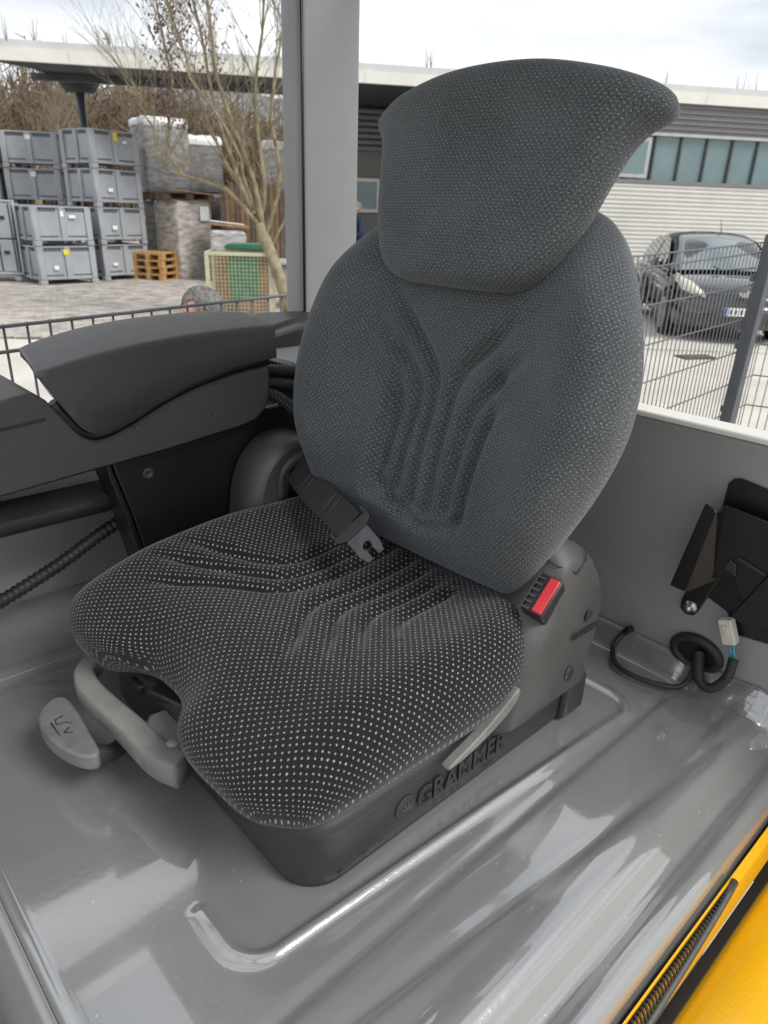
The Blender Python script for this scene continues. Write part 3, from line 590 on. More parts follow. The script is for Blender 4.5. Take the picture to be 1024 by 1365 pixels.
# cream cage with green netting
cg = empty('mesh_cage', (-2.3, 11.3, .004), CR(6), 'cream tubular mesh cage with green netting by the tree', 'cage')
cgw, cgh, cgd = .46, .98, .35
for (x, y) in ((-cgw, -cgd), (cgw, -cgd), (-cgw, cgd), (cgw, cgd)): MB().box(x - .028, x + .028, y - .028, y + .028, 0, cgh).build('post', 'cage', cg)
for y in (-cgd, cgd):
    for z in (.02, cgh - .05): MB().box(-cgw + .03, cgw - .03, y - .022, y + .022, z, z + .05).build('rail', 'cage', cg)
for x in (-cgw, cgw):
    for z in (.02, cgh - .05): MB().box(x - .022, x + .022, -cgd + .03, cgd - .03, z, z + .05).build('rail', 'cage', cg)
for k in range(17): MB().box(-cgw + .03 + k * .054, -cgw + .036 + k * .054, -cgd - .004, -cgd + .002, .07, cgh - .05).build('wire', 'cage', cg)
for k in range(16): MB().box(-cgw + .03, cgw - .03, -cgd + .003, -cgd + .008, .08 + k * .054, .086 + k * .054).build('wire', 'cage', cg)
MB().box(-cgw + .02, cgw - .02, cgd - .03, cgd - .024, .05, cgh - .05).build('back_panel', 'card', cg)
MB().box(-.14, .27, -cgd + .03, -cgd + .036, .28, cgh - .06).build('net_panel', 'green', cg)
MB().box(-cgw + .03, cgw - .03, -cgd + .03, cgd - .03, .06, .1).build('floor_board', 'wood_d', cg)
gl = empty('green_bin_lid', (-2.22, 11.55, 1.0), CR(4), 'dark green lid lying on top of the mesh cage', 'lid')
MB().prism([(-.33, 0), (.33, 0), (.36, .035), (.3, .09), (-.3, .075), (-.35, .035)], 'y', -.22, .22).build('lid_shell', 'green', gl, .015)
MB().box(.2, .34, -.2, .2, .085, .12).build('hinge_rib', 'green', gl)
bb = empty('blue_bin', (-1.55, 12.8, .0), CR(8), 'blue-grey plastic bin standing behind the tree trunk', 'bin')
MB().prism([(-.34, 0), (.34, 0), (.4, .72), (-.4, .72)], 'y', -.35, .35).build('bin_body', 'box', bb, .03); MB().box(-.44, .44, -.4, .4, .72, .78).build('rim', 'alu', bb, .015)
random.seed(9); gr = MB()
for k in range(1500):
    x, y = random.uniform(-2.1, -.4), random.uniform(7.6, 11.6); h = random.uniform(.03, .1); a = random.uniform(0, 3.14)
    gr.add([(x - .012 * math.cos(a), y - .012 * math.sin(a), 0), (x + .012 * math.cos(a), y + .012 * math.sin(a), 0), (x + random.gauss(0, .03), y + random.gauss(0, .03), h)], [(0, 1, 2)])
tag(gr.build('grass', 'grass'), 'rough tufts of grass around the foot of the tree', 'grass', kind='stuff')

# ------------------------------------------------------------------ cars
def make_car(name, loc, rz, label, paint, detail=True):
    r = empty(name, loc, rz, label, 'car', 'cars parked by the hall')
    # stations along x (front = +), each: half width at sill, at belt; heights of sill, belt(shoulder); roof half width and height
    st = [(-1.95, .70, .74, .42, .82, .0, 0), (-1.88, .78, .80, .30, .92, 0, 0), (-1.5, .83, .85, .22, .96, 0, 0), (-.6, .85, .87, .20, .95, 0, 0), (.4, .85, .865, .20, .92, 0, 0), (1.0, .85, .85, .21, .90, 0, 0), (1.45, .83, .80, .24, .82, 0, 0), (1.8, .76, .70, .27, .70, 0, 0), (1.98, .60, .55, .32, .58, 0, 0)]
    vs = []; n = 0
    for (x, ws, wb, zs, zb, _, _) in st:
        ring = [(-ws * .8, zs - .02), (-ws, zs + .06), (-ws - .02, zs + .22), (-wb - .012, zb - .15), (-wb, zb - .05), (-wb * .9, zb), (-wb * .5, zb + .035), (0, zb + .05)]
        ring = ring + [(-a, b) for a, b in ring[-2::-1]]; n = len(ring); vs += [(x, y, z) for y, z in ring]
    fs = [(i * n + j, i * n + j + 1, (i + 1) * n + j + 1, (i + 1) * n + j) for i in range(len(st) - 1) for j in range(n - 1)]
    fs += [tuple(range(n))[::-1], tuple((len(st) - 1) * n + j for j in range(n))]
    o = MB().add(vs, fs, True).build('body', paint, r); sb_ = o.modifiers.new('s', 'SUBSURF'); sb_.levels = 1; sb_.render_levels = 2
    # greenhouse: pillars+roof shell, glass inside slightly recessed
    gst = [(-1.75, .70, .93, .55, 1.12), (-1.35, .80, .95, .60, 1.36), (-.7, .82, .95, .61, 1.45), (-.1, .82, .94, .60, 1.46), (.35, .81, .93, .57, 1.37), (.75, .80, .92, .64, 1.15), (1.05, .76, .92, .72, .95)]
    vs = []
    for (x, wb, zb, wr, zr) in gst:
        ring = [(-wb, zb - .03), (-(wb * .65 + wr * .35), zb + (zr - zb) * .42), (-wr, zr - .05), (-wr * .86, zr - .005), (-wr * .45, zr + .02), (0, zr + .025)]
        ring = ring + [(-a, b) for a, b in ring[-2::-1]]; n = len(ring); vs += [(x, y, z) for y, z in ring]
    fs = [(i * n + j, i * n + j + 1, (i + 1) * n + j + 1, (i + 1) * n + j) for i in range(len(gst) - 1) for j in range(n - 1)] + [tuple(range(n))[::-1]]
    o = MB().add(vs, fs, True).build('roof', paint, r); sb_ = o.modifiers.new('s', 'SUBSURF'); sb_.levels = 1; sb_.render_levels = 2
    # windscreen
    ws_ = []
    for t in np.linspace(0, 1, 7):
        x = 1.12 - .78 * t; z = .945 + .465 * t - .05 * t * t; w = .70 - .16 * t
        for u in np.linspace(-1, 1, 9): ws_.append((x - .09 * u * u * (1 - .3 * t) + .03, u * w, z + .012 - .03 * u * u))
    MB().add(ws_, [(i * 9 + j, i * 9 + j + 1, i * 9 + 10 + j, i * 9 + 9 + j) for i in range(6) for j in range(8)], True).build('windscreen', 'carglass', r)
    for s in (-1, 1):
        for poly in ([(.58, .965), (.52, 1.10), (.05, 1.34), (-.28, 1.38), (-.28, .97)], [(-.36, .97), (-.36, 1.385), (-.8, 1.36), (-1.2, 1.28), (-1.25, 1.0)]):
            v_ = []
            for (x, z) in poly:
                f = (z - .92) / .5; v_.append((x, s * (.835 - .215 * f + .012), z))
            o = MB().add(v_, [tuple(range(len(v_)))]).build('side_window', 'carglass', r)
        # wheels
        for xw in (1.22, -1.25):
            MB().lathe([(.0, .015), (.20, .02), (.25, 0), (.305, .0), (.315, .03), (.315, .18), (.0, .18)], (xw, s * .90, .315), (0, -s, 0), 26).build('tyre', 'rubber', r)
            rm = MB().lathe([(.0, .0), (.05, -.008), (.06, .004), (.2, .01), (.225, -.006), (.235, .008)], (xw, s * .895, .315), (0, -s, 0), 26).build('rim', 'rim', r)
            for k in range(7):
                a = k * 2 * math.pi / 7; MB().bar((xw + .05 * math.cos(a), s * .9, .315 + .05 * math.sin(a)), (xw + .21 * math.cos(a), s * .9, .315 + .21 * math.sin(a)), .02, .045, (0, 1, 0)).build('spoke', 'rim', rm)
            MB().lathe([(.33, .0), (.36, -.012), (.38, .01)], (xw, s * .868, .33), (0, -s, 0), 26).build('wheel_arch', 'carblack', r)
        # mirror, door handle, headlight, fog lamp
        mr = MB(); mr.lathe([(0, -.09), (.06, -.085), (.085, -.03), (.085, .03), (.05, .075), (0, .08)], (.62, s * .96, 1.0), (0, s, .1), 14); mr.build('mirror', paint, r)
        MB().bar((.62, s * .8, .94), (.62, s * .9, .98), .05, .03).build('mirror_arm', 'carblack', r)
        MB().box(-.16, .04, s * .868 - .015, s * .868 + .015, .80, .83).build('door_handle', paint, r, .006)
        MB().bar((-.33, s * .862, .3), (-.33, s * .845, .9), .012, .012).build('door_seam', 'carblack', r)
        hlp = [(1.62, s * .74, .70), (1.30, s * .80, .84), (1.20, s * .745, .875), (1.55, s * .60, .79), (1.80, s * .48, .66), (1.88, s * .47, .60), (1.78, s * .62, .62)]
        c_ = Vector((1.56, s * .66, .76)); vv = [Vector(p) + Vector((.035, s * .02, .025)) for p in hlp]
        MB().add([c_ + Vector((.08, s * .03, .05))] + vv + [Vector(p) - Vector((.08, 0, .05)) for p in hlp], [(0, 1 + k, 1 + (k + 1) % 7) for k in range(7)] + [(1 + k, 8 + k, 8 + (k + 1) % 7, 1 + (k + 1) % 7) for k in range(7)], True).build('headlight', 'lamp', r)
        MB().lathe([(0, .02), (.045, .02), (.055, 0)], (1.92, s * .52, .36), (1, s * .3, 0), 14).build('fog_lamp', 'lamp', r)
    # front: bumper, grille mouth, plate, emblem
    bp = catmull([(1.55, -.86), (1.86, -.74), (2.02, -.4), (2.06, 0), (2.02, .4), (1.86, .74), (1.55, .86)], 25, False)
    v_ = []
    for (x, y) in bp:
        for (dx, z) in ((-.1, .2), (-.02, .22), (.02, .32), (.015, .46), (-.03, .54), (-.12, .57)): v_.append((x + dx, y, z))
    MB().add(v_, [(i * 6 + j, i * 6 + j + 1, i * 6 + 7 + j, i * 6 + 6 + j) for i in range(24) for j in range(5)], True).build('bumper', paint, r)
    gp = catmull([(1.97, -.45), (2.085, -.2), (2.1, 0), (2.085, .2), (1.97, .45)], 11, False)
    MB().add([(x, y, z) for x, y in gp for z in (.225, .4)], [(2 * i, 2 * i + 2, 2 * i + 3, 2 * i + 1) for i in range(10)]).build('grille', 'carblack', r)
    for k in range(4): MB().add([(x + .004, y, z) for x, y in gp for z in (.245 + k * .042, .258 + k * .042)], [(2 * i, 2 * i + 2, 2 * i + 3, 2 * i + 1) for i in range(10)]).build('grille_bar', 'frame', r)
    pl = MB().box(2.105, 2.117, -.26, .26, .40, .51).build('number_plate', 'paper', r); MB().box(2.118, 2.120, -.26, -.215, .402, .508).build('plate_band', 'plateblue', pl)
    for k, y in enumerate((-.16, -.1, -.02, .04, .1, .17)): MB().box(2.118, 2.120, y - .016, y + .016, .425, .485).build('plate_mark', 'carblack', pl)
    em = [(-.085, .71), (-.05, .665), (.0, .645), (.07, .65), (.05, .68), (.08, .73), (.03, .75), (.02, .715), (-.02, .70), (-.06, .72)]
    MB().prism([(y, z) for y, z in em], 'x', 1.99, 2.02).build('emblem', 'steel', r)
    for s in (-1, 1): MB().tube([(1.22, s * .05 - .1, .955), (1.13, s * .3 + .06, 1.0)], .012, 6).build('wiper', 'carblack', r)
    MB().tube([(.0, .1, 1.47), (-.13, .1, 1.66)], [.008, .004], 6).build('aerial', 'carblack', r)
    MB().box(-.9, .9, -.7, .7, .18, .25).build('underbody', 'carblack', r)
    return r
def fwd(head): a = math.radians(head); return Vector((math.sin(a), math.cos(a), 0))
hd_ = 187.; fcar = fwd(hd_); c1 = Vector((4.95, 10.3, 0)) - fcar * 2.1
make_car('parked_car', c1, math.atan2(fcar.y, fcar.x), 'dark grey hatchback parked nose out by the white ribbed wall', 'carpaint')
fcar = fwd(190.); c2 = Vector((3.3, 13.6, 0)) - fcar * 2.1
make_car('parked_car', c2, math.atan2(fcar.y, fcar.x), 'silver hatchback mostly hidden behind the seat backrest', 'carpaint2')

# ------------------------------------------------------------------ people
def skin_body(name, joints, edges, m, parent=None, sub=2):
    me = bpy.data.meshes.new(name); me.from_pydata([j[0] for j in joints], edges, []); o = link(name, me, m, parent)
    md = o.modifiers.new('skin', 'SKIN'); md.use_smooth_shade = True
    for i, j in enumerate(joints):
        v = me.skin_vertices[0].data[i]; rr = j[1]; v.radius = (rr, rr) if not hasattr(rr, '__len__') else rr; v.use_root = (i == 0)
    s_ = o.modifiers.new('sub', 'SUBSURF'); s_.levels = sub; s_.render_levels = sub
    return o
def make_head(parent, c, rz, tilt, s=1.0, hair=True):
    """head: skull ellipsoid with brow, nose, chin, ears; +x is the face direction"""
    T = Matrix.Translation(c) @ Matrix.Rotation(rz, 4, 'Z') @ Matrix.Rotation(tilt, 4, 'Y') @ Matrix.Scale(s, 4)
    bm = bmesh.new(); bmesh.ops.create_uvsphere(bm, u_segments=36, v_segments=28, radius=1)
    for v in bm.verts:
        x, y, z = v.co; X = x * .098; Y = y * .076; Zc = z * .118
        if z < 0: k = -z; Y *= 1 - .32 * k; X *= 1 - (.12 if x > 0 else .38) * k; X += .018 * k
        if x > .3:
            g_ = math.exp(-((y / .16) ** 2) - ((z + .12) / .2) ** 2); X += .026 * g_ * (1 + .4 * (z < -.1))
            X -= .008 * (math.exp(-(((abs(y) - .36) / .14) ** 2) - ((z - .03) / .11) ** 2)); X += .006 * math.exp(-((z - .2) / .1) ** 2)
            X += .006 * math.exp(-((y / .3) ** 2) - ((z + .5) / .07) ** 2); X -= .005 * math.exp(-((y / .3) ** 2) - ((z + .58) / .04) ** 2)
        v.co = (X, Y, Zc)
    bm.transform(T); me = bpy.data.meshes.new('head'); bm.to_mesh(me); bm.free()
    for p in me.polygons: p.use_smooth = True
    h = link('head', me, 'skin', parent)
    for sd in (-1, 1):
        e = MB(); e.lathe([(0, -.006), (.014, -.006), (.024, 0), (.02, .008), (.01, .004), (0, .003)], (0, 0, 0), (0, sd, .1), 14)
        e.v = [tuple(T @ Vector((x * .8 - .008, y + sd * .079, z * 1.35 - .005))) for x, y, z in e.v]; e.build('ear', 'skin', h)
        e = MB(); e.lathe([(0, .005), (.008, .002), (.011, -.004)], (0, 0, 0), (1, 0, 0), 10); e.v = [tuple(T @ Vector((x + .089, y + sd * .03, z + .006))) for x, y, z in e.v]; e.build('eye', 'carblack', h)
    bm = bmesh.new(); bmesh.ops.create_uvsphere(bm, u_segments=40, v_segments=30, radius=1); rr_ = random.Random(4)
    for v in list(bm.verts):
        x, y, z = v.co; k = 1 + rr_.uniform(-.03, .045); v.co = ((x * .105 - .007) * k, y * .084 * k, (z * .116 + .010) * k)
    dele = [v for v in bm.verts if (v.co.x > .02 and v.co.z < .062 - .25 * (v.co.x - .06)) or (v.co.z < -.045) or (v.co.x > -.035 and v.co.z < .012)]
    bmesh.ops.delete(bm, geom=dele, context='VERTS'); bm.transform(T); me = bpy.data.meshes.new('hair'); bm.to_mesh(me); bm.free()
    for p in me.polygons: p.use_smooth = True
    link('hair', me, 'hair', parent); return h
# person crouching beyond the fence, seen in profile facing left
pp = empty('person', (-.75, 3.50, -.02), CR(186), 'grey-haired person in dark jacket crouching beyond the mesh fence', 'person')
skin_body('body', [((-.12, 0, .42), .15), ((-.06, 0, .62), (.15, .17)), ((.02, 0, .82), (.14, .19)), ((.07, 0, .97), .085), ((.10, 0, 1.06), .058),
    ((.03, .18, .92), .075), ((.14, .27, .68), .055), ((.36, .18, .6), .042), ((.03, -.18, .92), .075), ((.14, -.27, .68), .055), ((.36, -.18, .6), .042),
    ((-.10, .13, .38), .11), ((.30, .17, .46), .085), ((.12, .17, .10), .055), ((-.10, -.13, .38), .11), ((.30, -.17, .46), .085), ((.12, -.17, .10), .055)],
    [(0, 1), (1, 2), (2, 3), (3, 4), (2, 5), (5, 6), (6, 7), (2, 8), (8, 9), (9, 10), (0, 11), (11, 12), (12, 13), (0, 14), (14, 15), (15, 16)], 'jacket', pp)
make_head(pp, (.155, 0, 1.155), 0, CR(14), 1.0)
for s in (-1, 1):
    MB().prism([(.04, 0), (.30, 0), (.31, .04), (.2, .09), (.16, .15), (.05, .15)], 'y', s * .17 - .045, s * .17 + .045).build('shoe', 'carblack', pp, .015)
    skin_body('hand', [((.36, s * .18, .6), .03), ((.42, s * .16, .58), .034), ((.47, s * .14, .565), .014), ((.50, s * .13, .545), .010), ((.475, s * .16, .57), .014), ((.51, s * .155, .55), .010), ((.47, s * .18, .575), .013), ((.505, s * .18, .555), .009), ((.46, s * .195, .575), .012), ((.485, s * .2, .56), .008), ((.42, s * .125, .585), .014), ((.445, s * .105, .57), .010)],
        [(0, 1), (1, 2), (2, 3), (1, 4), (4, 5), (1, 6), (6, 7), (1, 8), (8, 9), (1, 10), (10, 11)], 'skin', pp, 1)
# worker in blue standing by the recessed wall
p2 = empty('person', (-.72, 15.6, 0), CR(200), 'person in blue work clothes standing by the grey recessed wall', 'person')
skin_body('body', [((0, 0, .95), .14), ((0, 0, 1.15), (.12, .16)), ((.02, 0, 1.36), (.12, .18)), ((.03, 0, 1.48), .07), ((.04, 0, 1.54), .055),
    ((0, .2, 1.40), .07), ((.05, .32, 1.16), .055), ((.26, .22, 1.06), .04), ((0, -.2, 1.40), .07), ((.05, -.34, 1.18), .055), ((.28, -.42, 1.14), .04),
    ((0, .11, .86), .1), ((.03, .13, .48), .075), ((-.01, .13, .10), .055), ((0, -.11, .86), .1), ((.02, -.14, .48), .075), ((-.02, -.14, .10), .055)],
    [(0, 1), (1, 2), (2, 3), (3, 4), (2, 5), (5, 6), (6, 7), (2, 8), (8, 9), (9, 10), (0, 11), (11, 12), (12, 13), (0, 14), (14, 15), (15, 16)], 'jacket_b', p2)
make_head(p2, (.06, 0, 1.64), 0, 0, 1.0)
for s in (-1, 1): MB().prism([(-.09, 0), (.18, 0), (.19, .04), (.08, .09), (.04, .15), (-.08, .15)], 'y', s * .135 - .045, s * .135 + .045).build('shoe', 'carblack', p2, .015)
for s, w in ((1, (.26, .22, 1.06)), (-1, (.28, -.42, 1.14))):
    w = Vector(w); skin_body('hand', [(w, .03), (w + Vector((.06, 0, -.02)), .034)] + [(w + Vector((.11 + .005 * k, .03 - .02 * k, -.035)), .012) for k in range(4)] + [(w + Vector((.07, s * -.05, -.02)), .012)], [(0, 1), (1, 2), (1, 3), (1, 4), (1, 5), (1, 6)], 'skin', p2, 1)

# ================================================================== MACHINE FRAME  (x forward of the seat, y its left, z up from the hood)
TH = math.radians(223.5); ORG = Vector((-.04358, .84568, .96))
def mroot(name, label, cat, group=None):
    return empty(name, ORG, TH, label, cat, group)
def W3(x, y, z): c_, s_ = math.cos(TH), math.sin(TH); return Vector((ORG.x + x * c_ - y * s_, ORG.y + x * s_ + y * c_, ORG.z + z))

# ------------------------------------------------------------------ mesh fence (parallel to the machine)
fn = mroot('mesh_fence', 'anthracite double-wire mesh fence running behind the seat', 'fence')
FY = -1.1; SL = .0385
def ftop(x): return .396 - SL * (x - .087)
rails = [0, -.055, -.235, -.435, -.635, -.835, -1.035, -1.235]
FX0, FX1 = 1.2, -4.42
for d in rails:
    if True: MB().tube([(FX0, FY + .006, ftop(FX0) + d), (FX1, FY + .006, ftop(FX1) + d)], .0042, 6).build('rail_wire', 'fence_wire', fn)
wire = MB().tube([(0, 0, -1.30), (0, 0, .005)], .0032, 5).mesh('upright_wire')
k = 0; x = FX0 - .02
while x > FX1:
    if x < .45: o = link('upright_wire', wire, 'fence_wire', fn); o.location = (x, FY, ftop(x) - .001)
    x -= .05
# corner beyond the post: the fence turns towards the parking bay
ca2 = Vector((-.35, .94, 0)).normalized(); cst = Vector((FX1, FY, 0))
for d in rails: e = cst + ca2 * 1.6; MB().tube([(cst.x, cst.y, ftop(FX1) + d), (e.x, e.y, ftop(FX1) + d)], .0042, 6).build('rail_wire', 'fence_wire', fn)
for j in range(1, 32): e = cst + ca2 * (j * .05); o = link('upright_wire', wire, 'fence_wire', fn); o.location = (e.x, e.y, ftop(FX1) - .001)
for px in (-4.10, -1.6, .9):
    po = MB().prism([(px + .045, ftop(px) - 1.38), (px + .125, ftop(px) - 1.38), (px + .04, ftop(px) + .045), (px - .04, ftop(px) + .045)], 'y', FY + .016, FY + .086).build('post', 'fence', fn, .004)
    for d in (-.2, -.6, -1.0): MB().box(px - .022, px + .022, FY - .02, FY + .015, ftop(px) + d - .02, ftop(px) + d + .02).build('clamp', 'fence', po, .003)

# ------------------------------------------------------------------ forklift: hood, rear panel, pillar, roof, yellow side
fk = mroot('forklift', 'grey and yellow forklift seen at its glossy engine hood around the seat', 'forklift')
def sst(a, b, t): t = np.clip((t - a) / (b - a), 0, 1); return t * t * (3 - 2 * t)
def arc(cx, cy, r, a0, a1, n=8): return [(cx + r * math.cos(math.radians(a0 + (a1 - a0) * i / n)), cy + r * math.sin(math.radians(a0 + (a1 - a0) * i / n))) for i in range(n + 1)]
bead = [(.333, .165)] + arc(.293, .212, .04, -5, 78, 8)[1:] + [(.28, .252), (-.27, .288)] + arc(-.268, .248, .042, 85, 180, 8) + [(-.312, -.34)]
XS = np.concatenate([np.linspace(.478, -.40, 190), np.linspace(-.402, -.438, 14)])
YS = np.concatenate([np.linspace(-.56, .12, 70), np.linspace(.124, .412, 130)])
roll = catmull([(.385, 0), (.398, .0025), (.412, .0035), (.424, .0005), (.434, -.008), (.442, -.020), (.449, -.029), (.457, -.031), (.465, -.0275), (.473, -.0255), (.481, -.028), (.4885, -.038), (.493, -.056), (.496, -.12)], 56, False)
YZ = [(y, 0.) for y in YS[:-14]] + [tuple(p) for p in roll]
Yp = np.array([p[0] for p in YZ]); Zp = np.array([p[1] for p in YZ])
GX, GY = np.meshgrid(XS, Yp, indexing='ij'); GZ = np.repeat(Zp[None], len(XS), 0)
Pxy = np.stack([GX, GY], -1); bdst = poly_dist(Pxy, bead)
fade = sst(.12, .2, GY) + sst(-.2, -.28, GX); fade = np.clip(fade, 0, 1)
GZ = GZ + fade * (.0052 * np.exp(-(bdst / .0068) ** 2))
la = GY - .305; GZ = GZ + .0015 * sst(-.004, .012, la) - .0024 * np.exp(-(la / .0090) ** 2)
lb = GY - (.352 + .1 * (.25 - GX)); GZ = GZ + .0015 * sst(-.004, .014, lb) * (1 - sst(.40, .43, GY)) - .0023 * np.exp(-(lb / .0100) ** 2)
far = GY + .35 + .06 * (.4 - GX) * 0; GZ = GZ + .012 * sst(.004, -.008, far) - .003 * np.exp(-(far / .006) ** 2)     # step on the far side
GZ = GZ + .035 * sst(-.385, -.44, GX) ** 2                                                                           # cove up to the rear panel
GZ = GZ - .012 * sst(.462, .478, GX) ** 2
GZ = GZ + .0006 * np.sin(GX * 11 + GY * 7) + .0005 * np.sin(GX * 5 - GY * 17)
GY2 = GY + np.where(GY > .40, (.03 * (.0 - GX) + .0) * sst(.40, .43, GY) * 0, 0)
nX, nY = GX.shape; hv = np.stack([GX, GY2, GZ], -1).reshape(-1, 3); hf = [(i * nY + j, i * nY + j + 1, (i + 1) * nY + j + 1, (i + 1) * nY + j) for i in range(nX - 1) for j in range(nY - 1)]
hood = MB().add(hv.tolist(), hf, True).build('hood', 'hood', fk)
# front lip of the hood: bright rolled edge then drop
fl = catmull([(.4785, -.0125), (.484, -.015), (.4865, -.022), (.4865, -.05), (.4865, -.5)], 16, False)
MB().add([(x, y, z) for x, z in fl for y in (-.56, .40)], [(2 * i, 2 * i + 1, 2 * i + 3, 2 * i + 2) for i in range(15)], True).build('hood_front', 'hoodside', fk)
MB().tube([(.4845, -.56, -.0115), (.4845, .40, -.0115)], .004, 8).build('front_seal', 'pillar', fk)
# cab floor ahead of the hood and body below, so nothing hangs in the air
MB().box(.49, 1.3, -.62, .49, -.56, -.5).build('cab_floor', 'hoodside', fk)
MB().box(-.44, .47, -.55, .44, -.95, -.14).build('chassis', 'hoodside', fk)
# rear panel with ledge
MB().box(-.475, -.441, -.74, .80, -.3, .388).build('rear_panel', 'hoodside', fk, .006)
MB().box(-.478, -.436, -.74, .80, .3885, .398).build('panel_ledge', 'fascia', fk, .003)
# yellow counterweight side: steep inner face, black gap, bright top
MB().add([(x, y, z) for x in (.52, -.8) for y, z in ((.4975, -.058), (.505, -.070), (.511, -.096))], [(0, 1, 4, 3), (1, 2, 5, 4)]).build('side_panel', 'yellow', fk)
MB().box(-.8, .52, .5115, .5225, -.2, -.099).build('panel_gap', 'black', fk)
cp = catmull([(.523, -.105), (.524, -.092), (.530, -.087), (.56, -.086), (.62, -.096), (.68, -.118), (.72, -.155), (.735, -.22), (.74, -.9)], 26, False)
MB().add([(x, y, z) for y, z in cp for x in (.5, -.9)], [(2 * i, 2 * i + 1, 2 * i + 3, 2 * i + 2) for i in range(25)], True).build('counterweight', 'yellow', fk)
# crescent vent with slats lying on the steep inner face
def vface(x, t): return (x, .5000 + t * .0125, -.0595 - t * .034)
vt = [];
for i in range(31):
    x = .50 - .68 * i / 30; w = min(1, ((x + .18) / .42)) ** .75 if x > -.18 else 0; vt.append((x, .02, .02 + .98 * w))
MB().add([vface(x, a) for x, a, b in vt] + [vface(x, b) for x, a, b in vt], [(i, i + 1, 32 + i, 31 + i) for i in range(30)]).build('vent', 'black', fk)
ven = [o for o in fk.children if o.name.startswith('vent')][-1]
MB().tube([Vector(vface(x, b + .03)) + Vector((0, .002, 0)) for x, a, b in vt], [.0045] * 31, 8).build('vent_lip', 'dusty', ven)
n_s = 0; x = .30
while x > -.165:
    w = ((x + .18) / .42) ** .75; w = min(1, w); a_, b_ = Vector(vface(x, .04)), Vector(vface(x - .004, .02 + .96 * w)); a_.y += .0015; b_.y += .0015
    MB().bar(a_, b_, .0026, .003, (0, 1, 0)).build('vent_slat', 'plastic', ven); x -= .0062
# grommet in the rear panel
gq = MB(); gpts = [(-.437, .312 + .034 * math.cos(a), .048 + .024 * math.sin(a)) for a in np.linspace(0, 2 * math.pi, 33)]
gq.tube(gpts, .008, 10, caps=False); gr_ = gq.build('grommet', 'rubber', fk)
MB().add([(-.4345, .312 + .032 * math.cos(a), .048 + .022 * math.sin(a)) for a in np.linspace(0, 2 * math.pi, 32, endpoint=False)], [tuple(range(32))]).build('grommet_opening', 'black', gr_)
# overhead guard: pillar at the far rear corner, roof rails and roof plate
def pillar_mesh(cx, cy, a, b, z0, z1, bow):
    v = []; nz = 20
    sec = arc(-a/2 + .012, -b/2 + .012, .012, 180, 270, 4) + arc(a/2 - .012, -b/2 + .012, .012, 270, 360, 4) + arc(a/2 - .018, b/2 - .018, .018, 0, 90, 6) + arc(-a/2 + .012, b/2 - .012, .012, 90, 180, 4)
    for k in range(nz + 1):
        t = k / nz; z = z0 + (z1 - z0) * t; off = bow * (1 - t) ** 2.2
        v += [(cx + x + off, cy + y, z) for x, y in sec]
    n = len(sec); return MB().add(v, [(k * n + i, k * n + (i + 1) % n, (k + 1) * n + (i + 1) % n, (k + 1) * n + i) for k in range(nz) for i in range(n)], True)
pil = pillar_mesh(-.513, -.715, .16, .07, -.3, 1.16, .0).build('roof_pillar', 'pillar', fk)
MB().tube([(-.436, -.6785, .42), (-.436, -.6785, 1.15)], .0035, 6).build('pillar_seam', 'black', pil)

MB().box(-.62, .75, -.75, -.68, 1.161, 1.23).build('roof_rail', 'pillar', fk, .01); MB().box(-.62, .75, .42, .49, 1.161, 1.23).build('roof_rail', 'pillar', fk, .01)
MB().box(-.44, .09, -.68, .42, 1.17, 1.2).build('roof_plate', 'hoodside', fk, .01)
for x in (-.6, .3, .5, .7): MB().box(x - .02, x + .02, -.68, .42, 1.175, 1.215).build('roof_bar', 'pillar', fk, .006)
MB().box(-.62, -.46, .42, .49, -.3, 1.16).build('roof_pillar', 'pillar', fk, .012) if False else None
# far side: inner wall, sill roll
MB().box(-.44, 1.2, -.60, -.561, -.3, .192).build('inner_wall', 'hoodside', fk, .004)
sr = [(-.43, .195), (-.415, .200), (-.40, .208), (-.392, .222), (-.396, .240), (-.415, .256), (-.45, .268), (-.58, .27), (-.60, .195)]
MB().prism(sr, 'x', .09, 1.2).build('sill', 'arm', fk, .012, 3)
MB().box(-.43, 1.2, -.74, -.601, -.3, .262).build('side_body', 'hoodside', fk)

# ------------------------------------------------------------------ armrest console
ar = mroot('armrest_console', 'black armrest console with curved padded lid beside the seat', 'armrest')
def loft_x(secs, name, m, parent, bevel=0.):
    n = len(secs[0][1]); v = [(x, y, z) for x, s in secs for y, z in s]
    f = [(i * n + j, i * n + (j + 1) % n, (i + 1) * n + (j + 1) % n, (i + 1) * n + j) for i in range(len(secs) - 1) for j in range(n)] + [tuple(range(n))[::-1], tuple((len(secs) - 1) * n + j for j in range(n))]
    return MB().add(v, f, True).build(name, m, parent, bevel, 3)
YN, YF = -.30, -.50
def lid_top(x): return .4935 - .030 * max(0, (x + .09) / .345) ** 2.6 - .0012 * max(0, (-.05 - x) / .047) ** 2
def lid_bot(x):
    xs = [-.10, -.02, .05, .10, .15, .18, .197, .21, .222, .238, .254, .268, .30]; zs = [.438, .430, .415, .398, .376, .3665, .3645, .3675, .378, .402, .430, .453, .455]
    return float(np.interp(x, xs, zs))
secs = []
